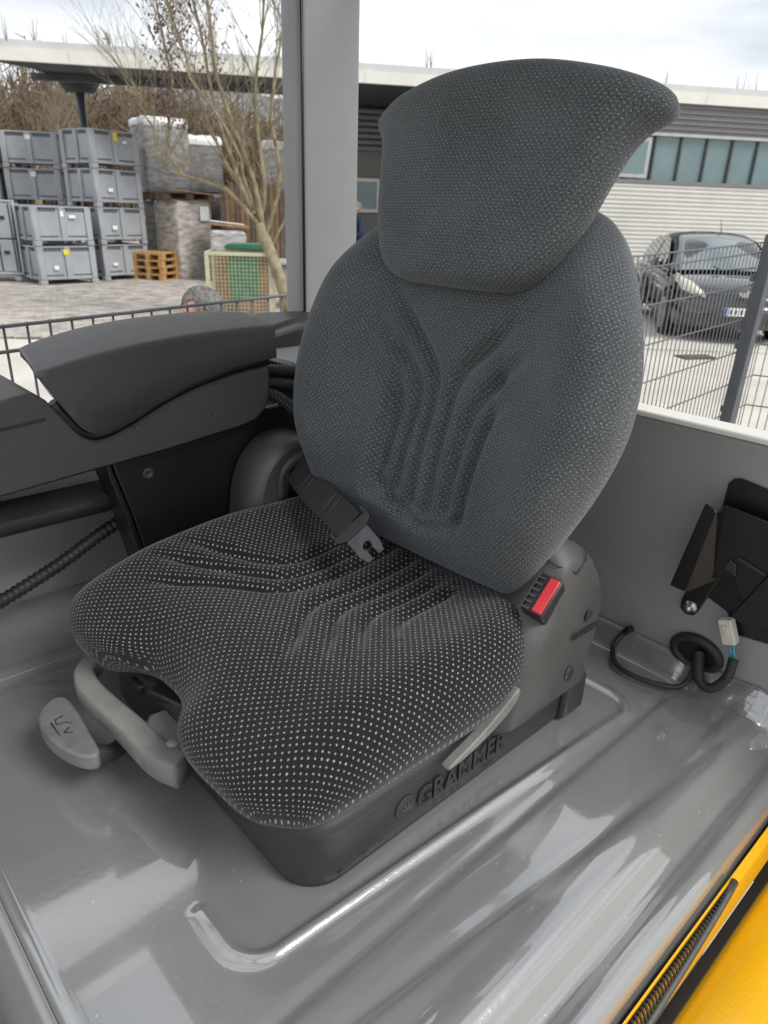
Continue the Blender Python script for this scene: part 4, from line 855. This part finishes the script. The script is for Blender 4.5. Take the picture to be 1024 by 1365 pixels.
for x in np.linspace(-.097, .266, 60):
    zt = float(lid_top(x)); zb = lid_bot(x); inset = .006 * max(0, (x - .25) / .016) ** 2
    yn = YN - inset; yf = YF + inset * .9; zl = zt - .006
    secs.append((x, [(yn - .02, zb), (yn - .001, zb), (yn, zb + .002), (yn - .003, zl - .007), (yn - .004, zl - .003), (yn - .0065, zl + .0005), (yn - .011, zl + .002), (yn - .05, zt + .001), ((yn + yf) / 2, zt + .004), (yf + .05, zt), (yf + .016, zl + .003), (yf + .006, zl - .002), (yf, zl - .012), (yf, zb + .002), (yf + .001, zb)]))
lid = loft_x(secs, 'lid', 'arm', ar)
for v in lid.data.vertices: v.co.x -= .034 * max(0, (YN - v.co.y) / .17) * max(0, min(1, (v.co.x - .05) / .21)) ** 1.5
sharpen(lid, 42)
bpoly = [(x, lid_bot(x) - .0115) for x in np.linspace(.240, -.088, 40)] + [(-.09, .40), (-.088, .37), (-.078, .352), (-.06, .338), (-.03, .332)] + [(.1, .318), (.34, .300), (.75, .27), (.75, .37), (.40, .410), (.32, .424), (.292, .430), (.274, .431), (.258, .419)]
MB().prism(bpoly, 'y', YF + .02, YN - .010).build('console_body', 'arm', ar, .004, 2)
MB().prism([(.262, .396), (.75, .352), (.75, .349), (.262, .393)], 'y', YN - .010, YN - .0085).build('trim_line', 'black', ar)
lip = [(x, YN - .0155, lid_bot(x) - .005) for x in np.linspace(.248, -.090, 60)]
MB().tube(lip, .0075, 8).build('lid_gap_shadow', 'black', ar)  # black tube filling the lid gap, standing in for its shadow
st_ = MB().prism(arc(.375, -.42, .075, 0, 360, 30)[:-1], 'z', .4135, .4165).build('front_ring', 'plastic', ar, .001)
MB().box(.39, .46, -.40, -.35, .412, .4145).build('info_sticker', 'paper', ar)
# black mounting plate below
MB().prism([(.175, .332), (.168, .29), (.15, .22), (.128, .11), (.125, .02), (-.30, .02), (-.30, .36), (-.08, .345)], 'y', -.352, -.338).build('mounting_plate', 'black', ar, .003)
MB().prism([(.184, .335), (.176, .28), (.16, .22), (.14, .11), (.137, .02), (.128, .02), (.13, .11), (.152, .22), (.17, .29), (.177, .335)], 'y', -.40, -.339).build('plate_flange', 'black', ar, .002)
MB().lathe([(0, .0004), (.004, .0004), (.0045, .0012), (.0075, .0012), (.009, 0)], (.118, -.338, .278), (0, 1, 0), 20).build('screw', 'plastic', ar)
MB().box(-.43, -.10, -.60, -.353, .02, .33).build('rear_box', 'black', ar, .01)
ch_ = [(-.43, .33), (-.43, .43), (-.40, .452), (-.30, .455), (-.22, .44), (-.20, .40), (-.2, .33)]
MB().prism(ch_, 'y', -.66, -.52).build('cup_holder', 'black', ar, .02, 3)
MB().box(-.44, -.20, -.53, -.40, .392, .404).build('rear_tray', 'pillar', ar, .003)

# ------------------------------------------------------------------ hoses and cables
def corrugated(name, pts, r, label, m='rubber', pitch=.0095):
    pts = catmull(pts, 400, False); L = np.sum(np.linalg.norm(np.diff(pts, axis=0), axis=1)); k = int(L / pitch) * 4; q = catmull(pts[::8], k, False)
    rr = [r * (1.0 if i % 4 in (0, 1) else .84) for i in range(k)]
    o = MB().tube(q, rr, 12).build(name, m); o.location = ORG; o.rotation_euler = (0, 0, TH); return tag(o, label, 'hose', 'corrugated hoses in the cab')
corrugated('corrugated_hose', [(.60, -.50, .045), (.46, -.475, .05), (.36, -.455, .07), (.25, -.44, .115), (.16, -.425, .165), (.08, -.41, .20)], .0115, 'black corrugated hose running under the console front')
corrugated('corrugated_hose', [(-.02, -.39, .40), (-.11, -.36, .405), (-.17, -.345, .40), (-.25, -.33, .395)], .0105, 'uppermost black corrugated hose between armrest and backrest', pitch=.006)
corrugated('corrugated_hose', [(-.02, -.37, .385), (-.11, -.345, .386), (-.16, -.335, .378), (-.25, -.32, .36)], .0105, 'middle black corrugated hose between armrest and backrest', pitch=.006)
corrugated('corrugated_hose', [(-.03, -.35, .37), (-.10, -.33, .372), (-.135, -.31, .345), (-.165, -.285, .305), (-.20, -.26, .25)], .0105, 'black corrugated hose dropping down behind the backrest edge', pitch=.006)
cb = mroot('wiring_cable', 'black looped cable with white plug coming from the rear grommet', 'cable')
loop = catmull([(-.425, .317, .045), (-.405, .322, .022), (-.385, .312, .010), (-.365, .27, .009), (-.368, .225, .009), (-.40, .197, .012), (-.425, .197, .03), (-.43, .208, .045)], 60, False)
MB().tube(loop, .0042, 10).build('loop_cable', 'rubber', cb); MB().tube(loop[-5:], .0056, 10).build('cable_end', 'black', cb)
sl = catmull([(-.43, .318, .055), (-.405, .335, .03), (-.40, .355, .025), (-.405, .372, .05), (-.417, .371, .078)], 150, False)
MB().tube(sl, [.0075 * (1 if i % 4 < 2 else .86) if i > 50 else .0085 for i in range(150)], 12).build('sleeve', 'rubber', cb)
for dx in (-.002, .0025): MB().tube([(-.417, .370 + dx, .077), (-.418, .362 + dx * 1.4, .10)], .0016, 6).build('wire', 'blue_wire', cb)
pm = Matrix.Translation((-.418, .355, .116)) @ Matrix.Rotation(.40, 4, 'X')
MB().box(-.008, .008, -.0095, .0095, -.018, .02, pm).build('plug', 'white_pl', cb, .0015); MB().box(.0085, .0105, -.004, .004, -.006, .012, pm).build('plug_clip', 'white_pl', cb, .0006)

# ------------------------------------------------------------------ holder bracket on the rear panel
br = mroot('holder_bracket', 'black folded-metal holder bracket bolted to the rear panel', 'bracket')
X0 = -.4405
MB().prism([(.296, .15), (.30, .325), (.306, .333), (.315, .336), (.36, .330), (.366, .336), (.47, .33), (.47, .12), (.36, .105), (.34, .135)], 'x', X0 + .0005, X0 + .004).build('back_plate', 'black', br, .0015)
sk = .0   # channel: web and two lips standing off the wall
MB().prism([(.316, .190), (.308, .298), (.312, .303), (.36, .299), (.47, .285), (.47, .17), (.375, .16), (.345, .205)], 'x', X0 + .030, X0 + .033).build('front_web', 'black', br, .002)
MB().prism([(.269, .166), (.291, .164), (.295, .170), (.311, .294), (.307, .300), (.293, .304)], 'x', X0 + .048, X0 + .051).build('outer_lip', 'black', br, .002)
MB().add([(X0 + .031, .320, .188), (X0 + .05, .294, .166), (X0 + .05, .311, .296), (X0 + .031, .310, .300), (X0 + .029, .322, .188), (X0 + .048, .296, .166), (X0 + .048, .313, .296), (X0 + .029, .313, .300)], [(0, 1, 2, 3), (7, 6, 5, 4), (0, 4, 5, 1), (3, 2, 6, 7)]).build('side_fold', 'black', br)
0 and MB().add([(X0 + .031, .274, .142), (X0 + .05, .270, .139), (X0 + .05, .272, .284), (X0 + .031, .277, .287), (X0 + .031, .277, .142), (X0 + .05, .273, .139), (X0 + .05, .275, .284), (X0 + .031, .280, .287)], [(0, 1, 2, 3), (7, 6, 5, 4), (0, 4, 5, 1), (3, 2, 6, 7)]).build('lip_fold', 'black', br)
MB().prism([(.290, .20), (.325, .20), (.301, .118), (.296, .108), (.284, .105), (.274, .112), (.273, .124)], 'x', X0 + .001, X0 + .006).build('foot_tab', 'black', br, .002)
MB().prism([(.356, .150), (.378, .143), (.40, .15), (.44, .29), (.415, .29)], 'x', X0 + .036, X0 + .04).build('right_lip', 'black', br, .002)
MB().prism([(.345, .232), (.385, .222), (.386, .227), (.347, .238)], 'x', X0 + .0335, X0 + .036).build('slot_fold', 'plastic', br, .001)
MB().prism([(.332, .214), (.350, .208), (.346, .225), (.337, .23)], 'x', X0 + .0335, X0 + .036).build('slot_tab', 'plastic', br, .001)
bo = MB().lathe([(0, .012), (.0035, .012), (.0055, .009), (.0055, .004), (.0095, .0035), (.0105, 0)], (X0 + .006, .289, .121), (1, 0, 0), 24).build('bolt', 'steel', br)

# ------------------------------------------------------------------ the driver's seat
st = mroot('driver_seat', 'charcoal driver seat with dotted cushion, tall backrest and head extension', 'seat')
# cushion
co_ = [(.268, .225), (.292, .19), (.297, .14), (.298, .09), (.290, .055), (.268, .025), (.255, -.01), (.253, -.045), (.257, -.08), (.272, -.105), (.297, -.13), (.306, -.165), (.304, -.21), (.286, -.25), (.25, -.272), (.18, -.282), (.08, -.284), (-.02, -.28), (-.12, -.266), (-.16, -.22), (-.165, -.1), (-.165, .1), (-.16, .19), (-.125, .222), (-.09, .235), (-.06, .248), (.0, .254), (.1, .252), (.2, .25), (.245, .243)]
cu_out = catmull(co_, 300)
c_rg = [[(-.125, .006), (.076, .006), (.175, .095)], [(-.115, .040), (.060, .040), (.14, .125)], [(-.10, .075), (.040, .075), (.10, .139)], [(-.095, .108), (.015, .108), (.05, .15)]]
c_lg = [[(-.115, -.105), (.035, -.105), (.131, -.225)], [(-.13, -.07), (.062, -.07), (.18, -.225)], [(-.13, -.038), (.083, -.038), (.215, -.185)]]
def gro(P, lines, sig, soft=.05):
    h = np.zeros(P.shape[:-1])
    for ln in lines:
        a_, b_, c_ = (np.array(q) for q in ln); p1 = b_ + (a_ - b_) * min(.6, .035 / np.linalg.norm(a_ - b_)); p2 = b_ + (c_ - b_) * min(.6, .035 / np.linalg.norm(c_ - b_))
        cv = [a_] + [(1 - t) ** 2 * p1 + 2 * t * (1 - t) * b_ + t * t * p2 for t in np.linspace(0, 1, 7)] + [c_]; d = poly_dist(P, cv); e = np.array(ln[-1]); de = np.linalg.norm(P - e, axis=-1); es = np.linalg.norm(P - np.array(ln[0]), axis=-1)
        h = np.maximum(h, np.exp(-(d / sig) ** 2) * np.clip(de / soft, 0, 1) * np.clip(es / .02, 0.15, 1))
    return h
def cu_top(P):
    x, y = P[..., 0], P[..., 1]
    h = .198 + .016 * sst(.12, .25, np.abs(y + .005)) * sst(.25, .0, x) + .012 * sst(-.12, -.26, y) + .006 * sst(.0, -.16, x) - .030 * sst(.13, .30, x) ** 1.5
    h = h - .010 * np.exp(-((y / .13) ** 2 + ((x + .02) / .12) ** 2))
    h = h - .0115 * gro(P, c_rg + c_lg, .0088, .06)
    return h + .0015 * np.sin(x * 23 + 1) * np.sin(y * 19)
def cu_mid(P): return .134 + .014 * sst(.2, .29, P[..., 0]) * sst(-.05, -.14, P[..., 1]) + .018 * sst(-.0, -.12, P[..., 0]) - .004 * sst(.1, .3, P[..., 0])
def cu_bot(P): return np.full(P.shape[:-1], .088)
cush = pillow('seat_cushion', cu_out, (.06, -.005), cu_top, cu_mid, cu_bot, .062, lambda P, h: np.stack([P[..., 0], P[..., 1], h], -1), 'cush', st, 60, 2.2)

# backrest
BX0, BT = -.10, math.radians(14.5)
def B3(P, h, x0=BX0, t=BT):
    y, v = P[..., 0], P[..., 1]; return np.stack([x0 - v * math.sin(t) + h * math.cos(t), y, .15 + v * math.cos(t) + h * math.sin(t)], -1)
def sym(pts, cy=.0):
    r_ = [(cy + w, v) for w, v in pts]; return r_ + [(cy - w, v) for w, v in pts[::-1]]
bo_ = sym([(.06, .056), (.15, .058), (.185, .064), (.203, .09), (.226, .14), (.252, .20), (.270, .26), (.276, .31), (.268, .37), (.246, .43), (.216, .485), (.178, .525), (.12, .545), (.05, .55)], -.001)
b_out = catmull(bo_, 320)
b_g = [[(.092, .135), (.092, .265), (.13, .312)], [(.060, .118), (.060, .285), (.14, .365)], [(.030, .112), (.018, .312), (.118, .408)],
       [(-.066, .150), (-.070, .275), (-.125, .315)], [(-.036, .128), (-.040, .300), (-.14, .372)], [(-.004, .115), (-.014, .318), (-.125, .425)]]
pocket = [(-.07, .15), (-.03, .122), (.03, .108), (.075, .118), (.095, .14)]
def b_top(P):
    y, v = P[..., 0] - .008, P[..., 1]; a = np.abs(y)
    h = .028 + .048 * sst(.10, .255, a) * sst(.03, .2, v) * sst(.56, .42, v) + .016 * np.exp(-((v - .17) / .1) ** 2) - .018 * sst(.40, .56, v)
    ins = sst(.105, .085, a) * sst(.11, .13, v) * sst(.42, .27, v); h = h - .014 * ins
    h = h - .0160 * gro(P, b_g, .0108, .065) - .012 * np.exp(-(poly_dist(P, pocket) / .007) ** 2)
    return h + .0012 * np.sin(v * 31) * np.sin(y * 21 + 1)
bk = pillow('backrest', b_out, (.008, .30), b_top, lambda P: np.full(P.shape[:-1], -.012) + (.022 + .014 * np.exp(-((P[..., 1] - .32) / .1) ** 2)) * sst(.15, .26, np.abs(P[..., 0])), lambda P: np.full(P.shape[:-1], -.055), .06, B3, 'back', st, 60, 2.3)
# backrest shell
sh_out = np.array([.008, .30]) + (b_out - np.array([.008, .30])) * .80
shv = [tuple(B3(np.array([p]), np.array([h]))[0]) for h in (-.03, -.085) for p in sh_out]; nS = len(sh_out)
MB().add(shv, [(i, (i + 1) % nS, nS + (i + 1) % nS, nS + i) for i in range(nS)] + [tuple(range(nS, 2 * nS))], True).build('back_shell', 'plastic', st)
# head extension
HX0, HT, HC = -.059, math.radians(14), -.004
ho_ = sym([(.045, .434), (.087, .4365), (.119, .447), (.142, .469), (.160, .503), (.172, .538), (.182, .572), (.193, .604), (.204, .622), (.217, .633), (.2265, .643), (.2275, .652), (.220, .663), (.20, .673), (.155, .684), (.09, .695), (.035, .699)], HC)
h_out = catmull(ho_, 300)
def h_bend(P): y = P[..., 0] - HC; return -.55 * y ** 2 - .010 * sst(.15, .24, np.abs(y))
def h_top(P): return .026 + h_bend(P) - .006 * np.exp(-(((P[..., 1] - .60) / .07) ** 2) - ((P[..., 0] - .02) / .12) ** 2) + .001 * np.sin(P[..., 0] * 25) * np.sin(P[..., 1] * 28)
he = pillow('head_extension', h_out, (HC, .565), h_top, lambda P: -.004 + h_bend(P), lambda P: -.034 + h_bend(P), .032, lambda P, h: B3(P, h, HX0, HT), 'back', st, 56, 2.2)

# base tray (suspension cover)
def rrect(x0, x1, y0, y1, r, n=8): return arc(x1 - r, y1 - r, r, 0, 90, n) + arc(x0 + r, y1 - r, r, 90, 180, n) + arc(x0 + r, y0 + r, r, 180, 270, n) + arc(x1 - r, y0 + r, r, 270, 360, n)
lay = [(-.012, .0, .004), (-.004, .0, .004), (0, .012, .0), (0, .062, .0), (.002, .072, -.0), (.004, .080, -.0), (-.004, .090, -.012), (-.02, .094, -.03)]
bv = []; r0 = None
for (g_, z, _) in lay:
    rr_ = rrect(-.235 - g_, .252 + g_, -.245 - g_, .232 + g_, .05 + g_); bv += [(x, y, z) for x, y in rr_]; r0 = len(rr_)
MB().add(bv, [(k * r0 + i, k * r0 + (i + 1) % r0, (k + 1) * r0 + (i + 1) % r0, (k + 1) * r0 + i) for k in range(len(lay) - 1) for i in range(r0)] + [tuple((len(lay) - 1) * r0 + i for i in range(r0))], True).build('seat_base', 'plastic', st)
base = [o for o in st.children if o.name.startswith('seat_base')][-1]
for k, x in enumerate((.205, .17, .145, .06, .045, .03, .018, -.03, -.037, -.044)):
    MB().box(x - .0032, x + .0032, .2318, .2324, .0125, .0165 + .001 * (k % 2)).build('slot', 'carblack', base)
# raised lettering on the base
tm = text_mesh('raised_lettering', 'GRAMMER', .040, .0012); to = link('raised_lettering', tm, 'plastic', base)
to.matrix_local = Matrix.Translation((.094, .2335, .0275)) @ Matrix(((-1, 0, 0, 0), (0, 0, 1, 0), (0, 1, 0, 0), (0, 0, 0, 1))) @ Matrix.Diagonal((.86, 1, 1, 1))
lg = MB().prism(arc(.112, .043, .0155, 0, 360, 24)[:-1], 'y', .2325, .2337).build('raised_emblem', 'plastic', base, .0006)
for k, a in enumerate((30, 60, 90, 120, 150)):
    MB().bar((.112 - .003, .2342, .036 + k * .0006), (.112 - .003 - .011 * math.cos(math.radians(a)), .2342, .036 + .014 * math.sin(math.radians(a))), .0022, .001, (0, 1, 0)).build('emblem_ray', 'dusty', lg)

# near side cover: housing with buckle
sc_poly = [(-.040, .085), (-.052, .13), (-.075, .175), (-.108, .212), (-.130, .248), (-.146, .276), (-.165, .283), (-.190, .278), (-.225, .255), (-.246, .222), (-.252, .18), (-.248, .13), (-.232, .085), (-.215, .05), (-.05, .05)]
pc = catmull(sc_poly, 72)
cov = MB(); vs = []; rings = ((0.0, .180), (0.0, .222), (.004, .232), (.018, .2455), (.024, .249))
cc = pc.mean(0)
for ins, y in rings:
    for p in pc:
        d = p - cc; q = p - d / np.linalg.norm(d) * ins; yy = y - .012 * max(0, (q[1] - .19) / .08) - .010 * max(0, (.10 - q[1]) / .05) * 0
        vs.append((q[0], yy, q[1]))
n_ = len(pc); cov.add(vs, [(k * n_ + i, k * n_ + (i + 1) % n_, (k + 1) * n_ + (i + 1) % n_, (k + 1) * n_ + i) for k in range(4) for i in range(n_)] + [tuple(4 * n_ + i for i in range(n_))[::-1], tuple(range(n_))], True)
side = cov.build('side_cover', 'dusty', st)
for e_ in ((),): pass
MB().prism([(-.19, .005), (-.245, .005), (-.245, .06), (-.225, .09), (-.20, .09)], 'y', .14, .242).build('cover_foot', 'plastic', st, .008)
MB().tube([(-.138, .2, .268), (-.140, .228, .264), (-.168, .243, .250), (-.196, .236, .259), (-.208, .225, .267)], .0011, 6).build('cover_seam', 'carblack', side)
MB().lathe([(0, .0015), (.011, .0015), (.012, .0)], (-.228, .2405, .206), (-.35, 1, .15), 22).build('cover_cap', 'plastic', side)
MB().lathe([(0, .0012), (.010, .0012), (.0105, 0)], (-.175, .2488, .098), (0, 1, 0), 22).build('cover_hole', 'carblack', side)
tm2 = text_mesh('cover_lettering', 'GRAMMER', .0125, .0006); to2 = link('cover_lettering', tm2, 'plastic', side)
to2.matrix_local = Matrix.Translation((-.170, .2496, .152)) @ Matrix(((-1, 0, 0, 0), (0, 0, 1, 0), (0, 1, 0, 0), (0, 0, 0, 1)))
lg2 = MB().prism(arc(-.203, .178, .0085, 0, 360, 20)[:-1], 'y', .2488, .2497).build('cover_emblem', 'plastic', side, .0004)

# buckle: block leaning forward out of the cover, red button
bu = MB(); _e1 = Vector((-.72, .0, .69)); _e2 = Vector((0, 1, 0)); _e3 = Vector((.66, .22, .72)).normalized(); bmx = Matrix(((_e1.x, 0, _e3.x, -.118), (0, 1, _e3.y, .229), (_e1.z, 0, _e3.z, .2265), (0, 0, 0, 1)))
# local: z = button direction, y across thickness, x width
bu.box(-.027, .027, -.0165, .0165, -.045, .012, bmx); bk_ = bu.build('buckle', 'carblack', st, .004)
MB().box(-.024, .024, -.001, .0135, .0125, .0155, bmx).build('release_button', 'red', bk_, .0015)
for k in range(6): MB().box(-.024 + k * .0085, -.0215 + k * .0085, -.0155, -.005, .0122, .0142, bmx).build('grip_rib', 'dusty', bk_)
MB().box(-.027, .027, -.0168, -.0155, .012, .0145, bmx).build('slot_edge', 'dusty', bk_)
# far belt housing
fp = catmull([(-.02, .10), (-.015, .20), (-.03, .262), (-.06, .298), (-.10, .312), (-.15, .30), (-.20, .26), (-.22, .20), (-.22, .10)], 60)
vs = []; cc = fp.mean(0)
for ins, y in ((.012, -.252), (0., -.262), (0., -.33), (.012, -.345)):
    for p in fp: d = p - cc; q = p - d / np.linalg.norm(d) * ins; vs.append((q[0], y, q[1]))
n_ = len(fp); MB().add(vs, [(k * n_ + i, k * n_ + (i + 1) % n_, (k + 1) * n_ + (i + 1) % n_, (k + 1) * n_ + i) for k in range(3) for i in range(n_)] + [tuple(range(n_)), tuple(3 * n_ + i for i in range(n_))], True).build('belt_housing', 'dusty', st)
hs = [o for o in st.children if o.name.startswith('belt_housing')][-1]
for p in hs.data.polygons: p.use_smooth = p.loop_total == 4
# hood around belt outlet
oq = [(-.068, -.262, .215), (-.070, -.262, .255), (-.092, -.26, .277), (-.13, -.256, .283), (-.175, -.25, .265)]
MB().tube(catmull(oq, 24, False), .0125, 12).build('outlet_rim', 'dusty', hs)
MB().box(-.175, -.075, -.268, -.250, .21, .272).build('outlet', 'black', hs, .006)
# belt strap lying over the cushion corner
eL = catmull([(-.085, -.268, .250), (-.068, -.222, .246), (-.050, -.170, .243), (-.034, -.105, .239), (-.020, -.046, .234)], 30, False)
eU = catmull([(-.112, -.262, .286), (-.098, -.215, .281), (-.083, -.163, .276), (-.068, -.100, .271), (-.055, -.042, .266)], 30, False)
def ribbon(lo, hi, off, th_):
    vs = []
    for a, b in zip(lo, hi):
        a, b = Vector(a), Vector(b); n_ = Vector((.72, .25, .65)).normalized()
        vs += [a + n_ * off, b + n_ * off, b + n_ * (off + th_), a + n_ * (off + th_)]
    k_ = len(lo); return MB().add(vs, [(k * 4 + i, k * 4 + (i + 1) % 4, (k + 1) * 4 + (i + 1) % 4, (k + 1) * 4 + i) for k in range(k_ - 1) for i in range(4)] + [(0, 1, 2, 3), tuple(range(4 * k_ - 4, 4 * k_))])
be = ribbon(eL, eU, 0, .0017).build('belt_strap', 'belt', st)
ribbon(eL[9:] + (eU[9:] - eL[9:]) * .012, eU[9:] - (eU[9:] - eL[9:]) * .012, .0019, .0016).build('belt_fold', 'belt', be)
for f_ in (9.5, 11.5, 20, 22): k_ = int(f_); MB().tube([Vector(eL[k_] * .93 + eU[k_] * .07) + Vector((.72, .25, .65)) * .0037, Vector(eL[k_] * .07 + eU[k_] * .93) + Vector((.72, .25, .65)) * .0037], .0006, 5).build('stitching', 'dusty', be)
# latch tongue
tl = Vector((eL[-1] + eU[-1]) / 2) + Vector((.002, .002, .002)); fd = Vector((.20, .96, -.20)).normalized(); wv = Vector(eL[-1] - eU[-1]).normalized(); wv2 = (wv - fd * wv.dot(fd)).normalized(); up2 = wv2.cross(fd); up2 = up2 if up2.z > 0 else -up2
TM = Matrix(((wv2.x, fd.x, up2.x, tl.x), (wv2.y, fd.y, up2.y, tl.y), (wv2.z, fd.z, up2.z, tl.z), (0, 0, 0, 1)))
def plate(poly, z0, z1, name, m, parent, b=.0008, holes=None):
    n = len(poly); o = MB().add([TM @ Vector((x, y, z0)) for x, y in poly] + [TM @ Vector((x, y, z1)) for x, y in poly], [tuple(range(n))[::-1], tuple(range(n, 2 * n))] + [(i, (i + 1) % n, n + (i + 1) % n, n + i) for i in range(n)]).build(name, m, parent, b); return o
to_ = plate([(-.031, -.012), (-.031, .012), (-.024, .018), (-.016, .021), (.016, .021), (.024, .018), (.031, .012), (.031, -.012), (.026, -.012), (.026, .002), (-.026, .002), (-.026, -.012)], -.002, .004, 'tongue_frame', 'plastic', be)
hole = arc(0, .043, .0058, -60, 240, 14)
tp0 = [(-.0165, .018), (.0165, .018), (.0165, .05), (.012, .062), (.0045, .062), (.0045, .052)] + arc(0, .043, .0062, 55, -235, 16)[0:] + [(-.0045, .052), (-.0045, .062), (-.012, .062), (-.0165, .05)]
tp = [(x * 1.12, .018 + (y - .018) * 1.3) for x, y in tp0]
plate(tp, -.001, .0018, 'tongue_blade', 'tongue', be, .0005)

# levers under the front edge
lv = st
# bail handle (fore-aft lever): U-shaped rounded bar with flat end plate
hb = catmull([(.250, -.166, .092), (.278, -.186, .091), (.302, -.177, .086), (.311, -.152, .080), (.308, -.11, .075), (.300, -.05, .070), (.294, .01, .066), (.280, .042, .064)], 44, False)
vs = []; k = len(hb)
for i, p in enumerate(hb):
    d = hb[min(i + 1, k - 1)] - hb[max(i - 1, 0)]; d = d / np.linalg.norm(d); sd = np.array([d[1], -d[0], 0]); sd /= np.linalg.norm(sd); t = i / (k - 1)
    w = .0125 + .0045 * t ; hh = .0115 + .006 * t
    for a in range(14):
        th_ = 2 * math.pi * a / 14; c_, s_ = math.cos(th_), math.sin(th_); e = .38
        vs.append(p + sd * w * math.copysign(abs(c_) ** e, c_) + np.array([0, 0, 1]) * hh * math.copysign(abs(s_) ** e, s_))
hn = MB().add(vs, [(i * 14 + a, i * 14 + (a + 1) % 14, (i + 1) * 14 + (a + 1) % 14, (i + 1) * 14 + a) for i in range(k - 1) for a in range(14)] + [tuple(range(14)), tuple((k - 1) * 14 + a for a in range(14))], True).build('adjuster_handle', 'lever', st)
MB().prism([(.288, .036), (.235, .036), (.232, -.03), (.25, -.052), (.275, -.056), (.294, -.03)], 'z', .070, .080).build('handle_plate', 'paddle', hn, .004)
MB().lathe([(0, .003), (.006, .003), (.0085, 0)], (.278, .012, .0802), (0, 0, 1), 18).build('rivet', 'pillar', hn)
MB().prism([(.262, -.085), (.225, -.095), (.21, -.03), (.245, -.03)], 'z', .083, .093).build('handle_bracket', 'plastic', hn, .003)
MB().box(.235, .262, -.14, -.11, .07, .082).build('pivot_clip', 'carblack', hn, .003)
for kx in range(4):
    for ky in range(3): MB().lathe([(0, .0005), (.0013, .0005), (.0013, 0)], (.272 + kx * .008, -.184 + ky * .007 + kx * .002, .1025 - .0014 * kx - .001 * ky), (0, 0, 1), 8).build('grip_pip', 'carblack', hn)
MB().tube([(.322, -.55, .0035), (.37, -.553, .005), (.395, -.553, .004), (.46, -.555, .0035)], [.004, .006, .007, .004], 8).build('edge_seal', 'hood', fk)
# weight-adjust paddle, half-disc on an arm
pdl = arc(.343, -.128, .058, 64, -116, 22)
pdl = [(.358, -.176), (.371, -.162), (.377, -.14), (.377, -.110), (.371, -.080), (.361, -.056), (.348, -.044), (.340, -.050), (.336, -.09), (.332, -.14), (.333, -.172), (.343, -.182)]
pd = MB().prism([tuple(p) for p in catmull(pdl, 40)], 'z', .044, .066).build('weight_paddle', 'paddle', st, .008, 4)
MB().tube(catmull([(.345, -.075, .048), (.325, -.072, .036), (.30, -.078, .034), (.24, -.08, .05)], 16, False), [.013, .0125, .012] + [.011] * 13, 10).build('paddle_arm', 'plastic', pd)
MB().tube([(.350, -.138, .0662), (.360, -.136, .0662), (.362, -.126, .0662), (.352, -.124, .0662), (.346, -.116, .0662)], .0009, 5).build('paddle_symbol', 'carblack', pd)
MB().tube([(.366, -.134, .0662), (.366, -.104, .0662)], .0009, 5).build('paddle_symbol', 'carblack', pd); MB().tube([(.352, -.112, .0662), (.360, -.106, .0662), (.352, -.1, .0662)], .0009, 5).build('paddle_symbol', 'carblack', pd)
# recline lever at the near side
rl = [(.072, .088), (.062, .094), (.02, .107), (-.02, .125), (-.048, .141), (-.052, .137), (-.047, .124), (-.03, .112), (.0, .100), (.04, .090)]
MB().prism([tuple(p) for p in catmull(rl, 40)], 'y', .245, .258).build('recline_lever', 'lever', st, .003, 3)
